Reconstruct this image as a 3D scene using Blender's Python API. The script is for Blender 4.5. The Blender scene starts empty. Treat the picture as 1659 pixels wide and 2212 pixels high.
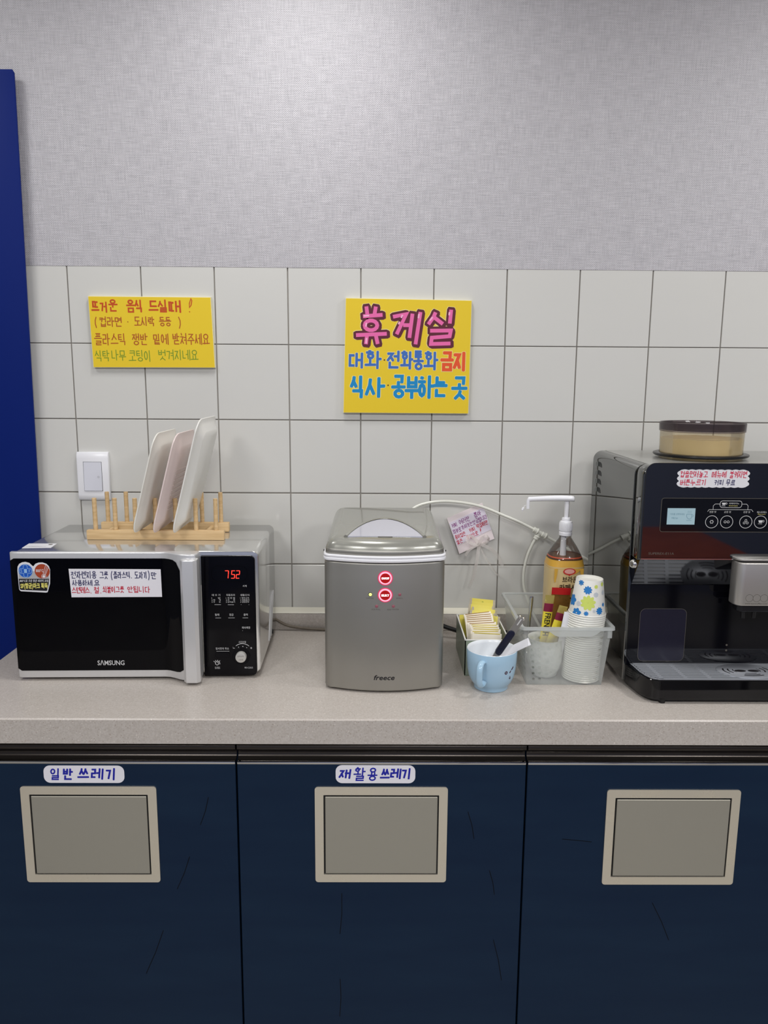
import bpy, bmesh, math, random
from mathutils import Vector, Matrix
random.seed(7)
S = bpy.context.scene
COL = S.collection
PI = math.pi

# ------------------------------------------------------------------ camera
cam_d = bpy.data.cameras.new('camera')
cam = bpy.data.objects.new('camera', cam_d)
COL.objects.link(cam)
S.camera = cam
cam_d.sensor_fit = 'HORIZONTAL'
cam_d.sensor_width = 36.0
cam_d.lens = 36.0 * 1661.0 / 1659.0
cam_d.clip_start = 0.02
cam_d.clip_end = 50
_r = Vector((1.0, -0.0075, 0.0066)); _f = Vector((0.0085, 0.9852, -0.1712)).normalized()
_u = _r.cross(_f).normalized(); _r = _f.cross(_u).normalized()
M = Matrix((( _r.x, _u.x, -_f.x), (_r.y, _u.y, -_f.y), (_r.z, _u.z, -_f.z)))
cam.matrix_world = Matrix.Translation((0.2237, -1.9612, 1.5143)) @ M.to_4x4()

# ------------------------------------------------------------------ view / world / lights
S.view_settings.view_transform = 'Standard'
S.view_settings.look = 'None'
S.view_settings.gamma = 1.0
S.view_settings.use_curve_mapping = False
S.view_settings.exposure = 0.0
w = bpy.data.worlds.new('world'); S.world = w
w.use_nodes = True
w.node_tree.nodes['Background'].inputs[0].default_value = (0.6, 0.62, 0.65, 1)
w.node_tree.nodes['Background'].inputs[1].default_value = 0.02

def area(name, loc, size, power, color=(1, 0.992, 0.985), sy=None):
    l = bpy.data.lights.new(name, 'AREA'); l.energy = power; l.color = color
    l.shape = 'RECTANGLE'; l.size = size; l.size_y = sy or size
    o = bpy.data.objects.new(name, l); COL.objects.link(o); o.location = loc
    return o
CEIL = 2.62
area('ceiling_panel_light', (-0.95, -0.78, CEIL - .02), .28, 6.2)
area('ceiling_panel_light', (0.05, -0.52, CEIL - .02), .26, 7.6)
area('ceiling_panel_light', (1.55, -0.80, CEIL - .02), .28, 11.5)
area('ceiling_panel_light', (-0.9, -2.7, CEIL - .02), .6, 32.5)
area('ceiling_panel_light', (0.5, -2.9, CEIL - .02), .6, 32.5)
area('ceiling_panel_light', (1.9, -2.7, CEIL - .02), .6, 32.5)

# ------------------------------------------------------------------ materials
def lin(c):
    return c / 12.92 if c <= 0.04045 else ((c + 0.055) / 1.055) ** 2.4
def rgb(r, g, b):
    return (lin(r / 255), lin(g / 255), lin(b / 255), 1)
def mat(name, col, rough=.5, metal=0.0, coat=0.0, spec=.5, trans=0, emit=None, es=0, alpha=1, ior=1.45, coatr=.03):
    m = bpy.data.materials.new(name); m.use_nodes = True
    b = m.node_tree.nodes['Principled BSDF']
    b.inputs['Base Color'].default_value = col
    b.inputs['Roughness'].default_value = rough
    b.inputs['Metallic'].default_value = metal
    b.inputs['Coat Weight'].default_value = coat
    b.inputs['Coat Roughness'].default_value = coatr
    b.inputs['Specular IOR Level'].default_value = spec
    b.inputs['Transmission Weight'].default_value = trans
    b.inputs['IOR'].default_value = ior
    b.inputs['Alpha'].default_value = alpha
    if emit:
        b.inputs['Emission Color'].default_value = emit
        b.inputs['Emission Strength'].default_value = es
    return m
class NT:
    """small helper to add nodes to a material"""
    def __init__(s, m): s.m = m; s.t = m.node_tree; s.b = s.t.nodes['Principled BSDF']
    def n(s, typ, **kw):
        nd = s.t.nodes.new(typ)
        for k, v in kw.items():
            if hasattr(nd, k): setattr(nd, k, v)
            else: nd.inputs[k].default_value = v
        return nd
    def l(s, a, b): s.t.links.new(a, b)
    def coords(s, scale=(1, 1, 1)):
        tc = s.n('ShaderNodeTexCoord'); mp = s.n('ShaderNodeMapping')
        mp.inputs['Scale'].default_value = scale
        s.l(tc.outputs['Object'], mp.inputs['Vector']); return mp.outputs[0]
    def noise(s, vec, scale, detail=2, rough=.5):
        n = s.n('ShaderNodeTexNoise'); n.inputs['Scale'].default_value = scale
        n.inputs['Detail'].default_value = detail; n.inputs['Roughness'].default_value = rough
        s.l(vec, n.inputs['Vector']); return n.outputs['Fac']
    def math(s, op, a, b=None, c=None):
        n = s.n('ShaderNodeMath'); n.operation = op
        for i, x in enumerate((a, b, c)):
            if x is None: continue
            if isinstance(x, (int, float)): n.inputs[i].default_value = x
            else: s.l(x, n.inputs[i])
        return n.outputs[0]
    def ramp(s, fac, stops):
        r = s.n('ShaderNodeValToRGB'); e = r.color_ramp.elements
        while len(e) < len(stops): e.new(.5)
        for i, (p, c) in enumerate(stops): e[i].position = p; e[i].color = c
        s.l(fac, r.inputs[0]); return r.outputs[0]
    def mix(s, fac, a, b, blend='MIX'):
        n = s.n('ShaderNodeMix'); n.data_type = 'RGBA'; n.blend_type = blend
        for sock, x in ((n.inputs[0], fac), (n.inputs[6], a), (n.inputs[7], b)):
            if isinstance(x, (int, float, tuple)): sock.default_value = x
            else: s.l(x, sock)
        return n.outputs[2]
    def bump(s, h, strength, dist=.001):
        n = s.n('ShaderNodeBump'); n.inputs['Strength'].default_value = strength
        n.inputs['Distance'].default_value = dist
        s.l(h, n.inputs['Height']); s.l(n.outputs[0], s.b.inputs['Normal'])
    def col(s, x): s.l(x, s.b.inputs['Base Color'])

def clearmat(name, tint, opac, body, gloss=.12, rough=.08, trl=.5):
    """thin clear plastic: part transparent, part milky, plus a gloss"""
    m = bpy.data.materials.new(name); m.use_nodes = True
    t = m.node_tree; t.nodes.clear()
    out = t.nodes.new('ShaderNodeOutputMaterial')
    tr = t.nodes.new('ShaderNodeBsdfTransparent'); tr.inputs[0].default_value = tint
    df = t.nodes.new('ShaderNodeBsdfDiffuse'); df.inputs[0].default_value = body
    tl = t.nodes.new('ShaderNodeBsdfTranslucent'); tl.inputs[0].default_value = body
    gl = t.nodes.new('ShaderNodeBsdfGlossy'); gl.inputs['Roughness'].default_value = rough
    m0 = t.nodes.new('ShaderNodeMixShader'); m0.inputs[0].default_value = trl
    t.links.new(df.outputs[0], m0.inputs[1]); t.links.new(tl.outputs[0], m0.inputs[2])
    m1 = t.nodes.new('ShaderNodeMixShader'); m1.inputs[0].default_value = opac
    t.links.new(tr.outputs[0], m1.inputs[1]); t.links.new(m0.outputs[0], m1.inputs[2])
    fr = t.nodes.new('ShaderNodeFresnel'); fr.inputs[0].default_value = 1.45
    mm = t.nodes.new('ShaderNodeMath'); mm.operation = 'MULTIPLY'; mm.inputs[1].default_value = gloss * 8
    mm.use_clamp = True
    t.links.new(fr.outputs[0], mm.inputs[0])
    m2 = t.nodes.new('ShaderNodeMixShader')
    t.links.new(mm.outputs[0], m2.inputs[0]); t.links.new(m1.outputs[0], m2.inputs[1]); t.links.new(gl.outputs[0], m2.inputs[2])
    t.links.new(m2.outputs[0], out.inputs[0])
    return m

MT = {}
# wallpaper: woven vinyl
m = MT['wallpaper'] = mat('woven_wallpaper', rgb(190, 187, 191), .44, spec=.5); t = NT(m)
v = t.coords()
nx = t.noise(t.coords((420, 1, 26)), 1, 2); nz = t.noise(t.coords((26, 1, 420)), 1, 2)
big = t.noise(v, 5, 3)
def wave(t, axis, sc):
    n = t.n('ShaderNodeTexWave'); n.wave_type = 'BANDS'; n.bands_direction = axis
    n.inputs['Scale'].default_value = sc; n.inputs['Distortion'].default_value = 1.2
    n.inputs['Detail'].default_value = 1; n.inputs['Detail Scale'].default_value = 3
    t.l(t.coords(), n.inputs['Vector']); return n.outputs['Fac']
sx = t.n('ShaderNodeSeparateXYZ'); t.l(v, sx.inputs[0])
wob = t.math('MULTIPLY', t.noise(v, 30, 2), 2.0)
wx = t.math('SINE', t.math('ADD', t.math('MULTIPLY', sx.outputs[0], 1180), wob)); wz = t.math('SINE', t.math('ADD', t.math('MULTIPLY', sx.outputs[2], 1420), wob))
wv = t.math('MULTIPLY_ADD', t.math('MULTIPLY', wx, wz), .5, .5)
amp = t.math('MULTIPLY', wv, t.math('MULTIPLY_ADD', t.noise(v, 34, 2), 1.1, .05))
hsum = t.math('ADD', t.math('MULTIPLY', t.math('ADD', nx, nz), .8), t.math('MULTIPLY', amp, .75))
t.col(t.ramp(t.math('MULTIPLY', hsum, .6), [(.32, rgb(160, 158, 162)), (.85, rgb(204, 201, 205))]))
t.bump(hsum, .7, .0012)
# tile, grout
m = MT['tile'] = mat('cream_tile', rgb(211, 210, 205), .16, spec=.5); t = NT(m)
t.bump(t.noise(t.coords(), 9, 2), .05, .01)
MT['grout'] = mat('grey_grout', rgb(158, 153, 146), .9)
# counter
m = MT['stone'] = mat('speckled_stone', rgb(186, 174, 164), .32, spec=.5); t = NT(m)
vo = t.n('ShaderNodeTexVoronoi'); vo.inputs['Scale'].default_value = 230; t.l(t.coords(), vo.inputs['Vector'])
vo2 = t.n('ShaderNodeTexVoronoi'); vo2.inputs['Scale'].default_value = 210; t.l(t.coords(), vo2.inputs['Vector'])
sep = t.n('ShaderNodeSeparateColor'); t.l(vo.outputs['Color'], sep.inputs[0])
sep2 = t.n('ShaderNodeSeparateColor'); t.l(vo2.outputs['Color'], sep2.inputs[0])
white = t.math('MULTIPLY', t.math('LESS_THAN', vo.outputs['Distance'], .23), t.math('GREATER_THAN', sep.outputs[0], .88))
dark = t.math('MULTIPLY', t.math('LESS_THAN', vo2.outputs['Distance'], .2), t.math('GREATER_THAN', sep2.outputs[1], .86))
basec = t.ramp(t.noise(t.coords(), 320, 3), [(.35, rgb(180, 172, 164)), (.65, rgb(193, 186, 179))])
c1 = t.mix(white, basec, rgb(216, 208, 200)); c2 = t.mix(dark, c1, rgb(160, 147, 137)); t.col(c2)
MT['sealant'] = mat('cream_sealant', rgb(222, 218, 202), .35)
# blue paint
MT['blue_paint'] = mat('blue_gloss_paint', rgb(8, 32, 106), .5, spec=.14)
m = MT['navy'] = mat('navy_laminate', rgb(24, 44, 70), .34, spec=.22); t = NT(m)
t.col(t.ramp(t.noise(t.coords((1, 1, 6)), 3, 4), [(.3, rgb(13, 33, 57)), (.7, rgb(18, 39, 62))]))
MT['scratch'] = mat('navy_scratch', rgb(3, 8, 20), .5, spec=.2)
MT['black_gloss'] = mat('black_gloss', rgb(8, 8, 11), .06, spec=.5)
MT['black_plain'] = mat('black_plastic', rgb(14, 14, 16), .4)
MT['black_satin'] = mat('black_satin', rgb(22, 22, 24), .28)
m = MT['rail'] = mat('dark_gloss_rail', rgb(66, 61, 57), .24, metal=.75)
MT['chrome'] = mat('chrome', (.72, .71, .69, 1), .1, metal=1)
m = MT['steel'] = mat('stainless_frame', (.86, .80, .67, 1), .3, metal=.8); t = NT(m)
t.l(t.ramp(t.noise(t.coords((1, 1, 1)), 14, 4), [(.35, (.22, .22, .22, 1)), (.7, (.42, .42, .42, 1))]), t.b.inputs['Roughness'])
m = MT['steel_flap'] = mat('stainless_flap', (.46, .44, .375, 1), .45, metal=.7); t = NT(m)
t.bump(t.noise(t.coords((900, 1, 4)), 1, 2), .08, .0005)
# appliances
m = MT['mw_case'] = mat('silver_case', (.70, .70, .685, 1), .13, metal=.85)
MT['mw_silver'] = mat('silver_plastic', (.66, .66, .665, 1), .33, metal=.5)
MT['mw_glass'] = mat('black_door_glass', rgb(3, 3, 6), .05, spec=.16)
MT['mw_panel'] = mat('black_panel', rgb(5, 5, 10), .12, spec=.2)
MT['knob'] = mat('knob_silver', rgb(196, 194, 188), .35, metal=.3)
m = MT['ice_body'] = mat('titanium_body', (.34, .33, .30, 1), .42, metal=.75)
m = MT['ice_lid'] = mat('silver_lid', (.30, .30, .265, 1), .26, metal=.3, coat=.5)
MT['white_plastic'] = mat('white_plastic', rgb(236, 236, 240), .25)
MT['lilac_window'] = mat('lilac_window', rgb(190, 190, 202), .12, coat=.5)
MT['cm_side'] = mat('mirror_grey_side', (.17, .175, .17, 1), .025, metal=1)
MT['cm_top'] = mat('grey_top', (.36, .36, .34, 1), .28, metal=.4)
MT['cm_black'] = mat('piano_black', rgb(6, 6, 12), .035, spec=.75, coat=1.0)
MT['cm_dark'] = mat('dark_recess', rgb(8, 8, 14), .06, spec=.5)
MT['cm_head'] = mat('satin_silver', (.52, .50, .47, 1), .36, metal=.8)
MT['grille'] = mat('grille_steel', (.42, .44, .48, 1), .32, metal=.5)
MT['smoke'] = clearmat('smoky_lid', (.66, .61, .62, 1), .34, rgb(84, 76, 80), .08)
MT['hopper_clear'] = clearmat('amber_clear', (.985, .96, .90, 1), .12, rgb(222, 210, 178), .06)
m = MT['powder'] = mat('coffee_powder', rgb(222, 206, 168), .8)
MT['tank_window'] = mat('tank_window', rgb(26, 25, 42), .2, spec=.6)
MT['lcd'] = mat('lcd_screen', rgb(120, 140, 148), .3, emit=rgb(166, 196, 206), es=.42)
MT['lcd_ink'] = mat('lcd_ink', rgb(92, 122, 136), .5, emit=rgb(92, 122, 136), es=.35)
# colours
for nm, c, r in [('white_ink', (206, 206, 206), .5), ('cream_ink', (216, 206, 130), .5), ('black_ink', (18, 16, 20), .5),
                 ('grey_ink', (92, 88, 80), .5), ('navy_ink', (44, 44, 92), .5), ('blue_marker', (24, 30, 158), .45),
                 ('red_ink', (196, 40, 66), .5), ('crimson_ink', (206, 34, 72), .5), ('purple_ink', (140, 52, 132), .5),
                 ('brown_red', (194, 72, 10), .5), ('brown_orange', (174, 84, 22), .5), ('green_ink', (118, 148, 34), .5),
                 ('maroon', (92, 24, 44), .5), ('pink', (234, 106, 170), .45), ('pink_light', (248, 178, 212), .45),
                 ('halo', (240, 226, 150), .6), ('blue_pen', (60, 108, 186), .45), ('orange_red', (230, 84, 36), .45),
                 ('cyan_blue', (8, 136, 196), .45), ('sign_yellow', (232, 200, 36), .55), ('sign_edge', (240, 234, 190), .6),
                 ('paper', (232, 230, 236), .6), ('paper_lilac', (232, 224, 238), .55), ('card_pink', (238, 226, 228), .5),
                 ('sticker_white', (226, 226, 230), .4), ('sticker_blue', (24, 88, 190), .4), ('sticker_red', (166, 66, 34), .4),
                 ('sticker_grey', (176, 176, 178), .5), ('sky_ink', (150, 190, 232), .5), ('yellow_ink', (236, 226, 120), .5),
                 ('switch_white', (236, 236, 240), .25), ('switch_grey', (216, 217, 226), .3), ('gap_dark', (70, 70, 74), .6),
                 ('tray_white', (236, 235, 230), .3), ('tray_cream', (233, 232, 224), .3), ('tray_pink', (234, 217, 214), .3),
                 ('mug_blue', (164, 196, 218), .12), ('mug_inside', (236, 240, 244), .12), ('bin_green', (150, 162, 144), .35),
                 ('packet_white', (240, 232, 214), .45), ('packet_yellow', (240, 226, 100), .42), ('packet_tan', (206, 168, 108), .5),
                 ('brown_ink', (92, 44, 14), .5), ('grip', (16, 20, 44), .35), ('blade', (150, 148, 146), .3),
                 ('tube_white', (222, 222, 212), .3), ('cord_grey', (108, 98, 84), .4), ('gold_foil', (196, 178, 100), .25),
                 ('packet_maroon', (126, 30, 60), .3), ('packet_bright', (232, 214, 66), .3), ('red_strip', (196, 24, 30), .3),
                 ('label_cream', (214, 190, 138), .35), ('label_amber', (214, 166, 66), .3), ('label_red', (200, 60, 50), .35),
                 ('label_pink', (232, 170, 160), .4), ('label_dark', (52, 30, 16), .4), ('label_rim', (196, 84, 52), .3),
                 ('cup_white', (238, 237, 230), .5), ('flower_blue', (44, 128, 200), .5), ('flower_lime', (212, 226, 110), .5),
                 ('flower_grey', (202, 208, 214), .5), ('cup_shade', (60, 56, 50), .7), ('mark_plum', (70, 30, 50), .4), ('scoop_grey', (128, 130, 126), .3)]:
    MT[nm] = mat(nm, rgb(*c), r)
MT['gold_foil'].node_tree.nodes['Principled BSDF'].inputs['Metallic'].default_value = .5
MT['blade'].node_tree.nodes['Principled BSDF'].inputs['Metallic'].default_value = .6
for nm, c, es in [('led_red', (1, .035, .02, 1), 2.0), ('ring_pink', (1, .30, .40, 1), 1.15), ('btn_red', (.42, 0, .002, 1), .22),
                  ('btn_text', (1, .9, .9, 1), 2.0), ('led_lime', (.80, .92, .22, 1), 1.0), ('ring_glow', (.55, .05, .12, 1), .35)]:
    MT[nm] = mat(nm, c, .4, emit=c, es=es)
MT['led_off'] = mat('led_off', rgb(150, 88, 100), .4)
m = MT['wood'] = mat('pale_wood', rgb(206, 168, 116), .5); t = NT(m)
t.col(t.ramp(t.noise(t.coords((4, 60, 60)), 3, 4), [(.3, rgb(200, 166, 118)), (.7, rgb(220, 190, 144))]))
m = MT['table_wood'] = mat('red_brown_wood', rgb(140, 62, 40), .4); t = NT(m)
t.col(t.ramp(t.noise(t.coords((3, 30, 30)), 2, 4), [(.3, rgb(120, 50, 32)), (.7, rgb(158, 76, 50))]))
MT['ceiling'] = mat('ceiling_white', rgb(226, 226, 222), .9)
MT['room_wall'] = mat('room_wall', rgb(150, 152, 158), .8)
MT['room_dark'] = mat('room_dark_wall', rgb(124, 132, 160), .7)
m = MT['floor'] = mat('grey_floor', rgb(96, 94, 92), .35); t = NT(m)
t.col(t.ramp(t.noise(t.coords(), 6, 4), [(.3, rgb(142, 138, 132)), (.7, rgb(160, 156, 148))]))
MT['basket'] = clearmat('milky_plastic', (.985, .99, .985, 1), .24, rgb(240, 243, 242), .05, .12)
MT['basket_rim'] = clearmat('milky_rim', (.97, .98, .975, 1), .55, rgb(240, 243, 242), .08, .12)
MT['bottle_clear'] = clearmat('clear_plastic', (.95, .95, .94, 1), .08, rgb(210, 210, 206), .10, .05)
MT['ribbon'] = clearmat('organza', (.99, .985, .98, 1), .34, rgb(252, 247, 244), .05, .2)
MT['syrup'] = clearmat('amber_syrup', (.72, .36, .08, 1), .50, rgb(190, 120, 36), .06, .1, .6)
MT['packet_clear'] = clearmat('clear_sleeve', (.80, .66, .42, 1), .45, rgb(176, 138, 74), .08, .1)
m = MT['celadon'] = mat('embossed_white', rgb(222, 226, 220), .3); t = NT(m)
vo = t.n('ShaderNodeTexVoronoi'); vo.inputs['Scale'].default_value = 85; t.l(t.coords(), vo.inputs['Vector'])
t.col(t.ramp(vo.outputs['Distance'], [(.1, rgb(206, 212, 204)), (.5, rgb(232, 234, 228))])); t.bump(vo.outputs['Distance'], .5, .003)

# ------------------------------------------------------------------ object helpers
def root_origin(o):
    while o.parent: o = o.parent
    return o.location.copy()
def mk(name, bm, m, parent=None, smooth=True, ang=35, loc=None, kind=None):
    me = bpy.data.meshes.new(name)
    org = root_origin(parent) if parent else (Vector(loc) if loc else Vector((0, 0, 0)))
    for vv in bm.verts: vv.co -= org
    bm.normal_update()
    bm.to_mesh(me); bm.free()
    if m: me.materials.append(MT[m] if isinstance(m, str) else m)
    if smooth:
        for p in me.polygons: p.use_smooth = True
        me.set_sharp_from_angle(angle=math.radians(ang))
    o = bpy.data.objects.new(name, me); COL.objects.link(o)
    if parent: o.parent = parent
    else: o.location = org
    if kind: o['kind'] = kind
    return o
def tag(o, label=None, cat=None, group=None, kind=None):
    if label: o['label'] = label
    if cat: o['category'] = cat
    if group: o['group'] = group
    if kind: o['kind'] = kind
    return o
def thing(name, label, cat, loc, group=None):
    o = bpy.data.objects.new(name, None); COL.objects.link(o); o.location = loc
    o.empty_display_size = .02
    return tag(o, label, cat, group)
def copy_tree(o, parent=None):
    c = o.copy(); COL.objects.link(c)
    if parent: c.parent = parent
    for ch in list(o.children): copy_tree(ch, c)
    return c
def B(): return bmesh.new()
def box(bm, x0, x1, y0, y1, z0, z1, bev=0, seg=2):
    t = bmesh.new()
    bmesh.ops.create_cube(t, size=1)
    for vv in t.verts:
        vv.co = Vector(((x0 + x1) / 2 + vv.co.x * (x1 - x0), (y0 + y1) / 2 + vv.co.y * (y1 - y0), (z0 + z1) / 2 + vv.co.z * (z1 - z0)))
    if bev:
        bmesh.ops.bevel(t, geom=t.edges[:], offset=bev, segments=seg, profile=.5, affect='EDGES')
    join(bm, t); return bm
def join(bm, t):
    me = bpy.data.meshes.new('tmp'); t.to_mesh(me); t.free(); bm.from_mesh(me); bpy.data.meshes.remove(me)
def rrect(w, h, r, n=5, cx=0, cy=0):
    pts = []
    rs = r if isinstance(r, (list, tuple)) else (r,) * 4      # br, tr, tl, bl
    for k, (sx, sy) in enumerate(((1, -1), (1, 1), (-1, 1), (-1, -1))):
        a0 = (-90, 0, 90, 180)[k]; rr = max(rs[k], 1e-5)
        for i in range(n + 1):
            a = math.radians(a0 + 90 * i / n)
            pts.append((cx + sx * (w / 2 - rr) + rr * math.cos(a), cy + sy * (h / 2 - rr) + rr * math.sin(a)))
    return pts
def prism(bm, poly, axis, a0, a1, bev=0, seg=2):
    """extrude a closed 2-D outline along an axis; x: (y,z), y: (x,z), z: (x,y)"""
    t = bmesh.new()
    def P(p, a):
        return {'x': (a, p[0], p[1]), 'y': (p[0], a, p[1]), 'z': (p[0], p[1], a)}[axis]
    va = [t.verts.new(P(p, a0)) for p in poly]; vb = [t.verts.new(P(p, a1)) for p in poly]
    n = len(poly)
    fa = t.faces.new(va); fb = t.faces.new(vb)
    for i in range(n): t.faces.new((va[i], va[(i + 1) % n], vb[(i + 1) % n], vb[i]))
    bmesh.ops.recalc_face_normals(t, faces=t.faces[:])
    if bev:
        es = list({e for f in (fa, fb) for e in f.edges})
        bmesh.ops.bevel(t, geom=es, offset=bev, segments=seg, profile=.5, affect='EDGES')
    join(bm, t); return bm
def lathe(bm, prof, c=(0, 0, 0), n=32, axis=None):
    t = bmesh.new(); rings = []
    for r, z in prof:
        if r < 1e-6: rings.append([t.verts.new((0, 0, z))])
        else: rings.append([t.verts.new((r * math.cos(2 * PI * i / n), r * math.sin(2 * PI * i / n), z)) for i in range(n)])
    for a, b in zip(rings, rings[1:]):
        for i in range(n):
            j = (i + 1) % n
            if len(a) == 1 and len(b) == 1: continue
            if len(a) == 1: t.faces.new((a[0], b[j], b[i]))
            elif len(b) == 1: t.faces.new((a[i], a[j], b[0]))
            else: t.faces.new((a[i], a[j], b[j], b[i]))
    bmesh.ops.recalc_face_normals(t, faces=t.faces[:])
    mtx = Matrix.Translation(c)
    if axis is not None: mtx = mtx @ Vector((0, 0, 1)).rotation_difference(Vector(axis)).to_matrix().to_4x4()
    bmesh.ops.transform(t, matrix=mtx, verts=t.verts[:])
    join(bm, t); return bm
def cyl(bm, p0, p1, r, n=16, bev=0, r1=None):
    p0, p1 = Vector(p0), Vector(p1); d = p1 - p0; L = d.length; r1 = r1 if r1 is not None else r
    b = min(bev, L / 3)
    prof = [(0, 0), (r - b, 0), (r, b), (r1, L - b), (r1 - b, L), (0, L)] if b else [(0, 0), (r, 0), (r1, L), (0, L)]
    return lathe(bm, prof, p0, n, d)
def smooth_path(pts, sub=6):
    pts = [Vector(p) for p in pts]; out = []
    for i in range(len(pts) - 1):
        p0 = pts[max(i - 1, 0)]; p1 = pts[i]; p2 = pts[i + 1]; p3 = pts[min(i + 2, len(pts) - 1)]
        for k in range(sub):
            s = k / sub
            out.append(.5 * ((2 * p1) + (-p0 + p2) * s + (2 * p0 - 5 * p1 + 4 * p2 - p3) * s * s + (-p0 + 3 * p1 - 3 * p2 + p3) * s ** 3))
    out.append(pts[-1]); return out
def tube(bm, pts, r, n=10, flat=1.0, up=None):
    """sweep a round (or flattened) section along points"""
    t = bmesh.new(); rings = []
    up0 = Vector(up) if up else None; prev = None
    for i, p in enumerate(pts):
        d = (pts[min(i + 1, len(pts) - 1)] - pts[max(i - 1, 0)]).normalized()
        if prev is None:
            a = up0 if up0 else (Vector((0, 0, 1)) if abs(d.z) < .9 else Vector((1, 0, 0)))
        else: a = prev
        s = d.cross(a).normalized(); a = s.cross(d).normalized(); prev = a
        rr = r(i / (len(pts) - 1)) if callable(r) else r
        rings.append([t.verts.new(p + s * (rr * math.cos(2 * PI * k / n)) + a * (rr * flat * math.sin(2 * PI * k / n))) for k in range(n)])
    for a, b in zip(rings, rings[1:]):
        for k in range(n): t.faces.new((a[k], a[(k + 1) % n], b[(k + 1) % n], b[k]))
    t.faces.new(rings[0]); t.faces.new(rings[-1])
    bmesh.ops.recalc_face_normals(t, faces=t.faces[:])
    join(bm, t); return bm
def loft(bm, rings, cap0=True, cap1=True):
    t = bmesh.new(); R = [[t.verts.new(p) for p in r] for r in rings]; n = len(R[0])
    for a, b in zip(R, R[1:]):
        for i in range(n): t.faces.new((a[i], a[(i + 1) % n], b[(i + 1) % n], b[i]))
    if cap0: t.faces.new(R[0])
    if cap1: t.faces.new(R[-1])
    bmesh.ops.recalc_face_normals(t, faces=t.faces[:])
    join(bm, t); return bm

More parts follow.
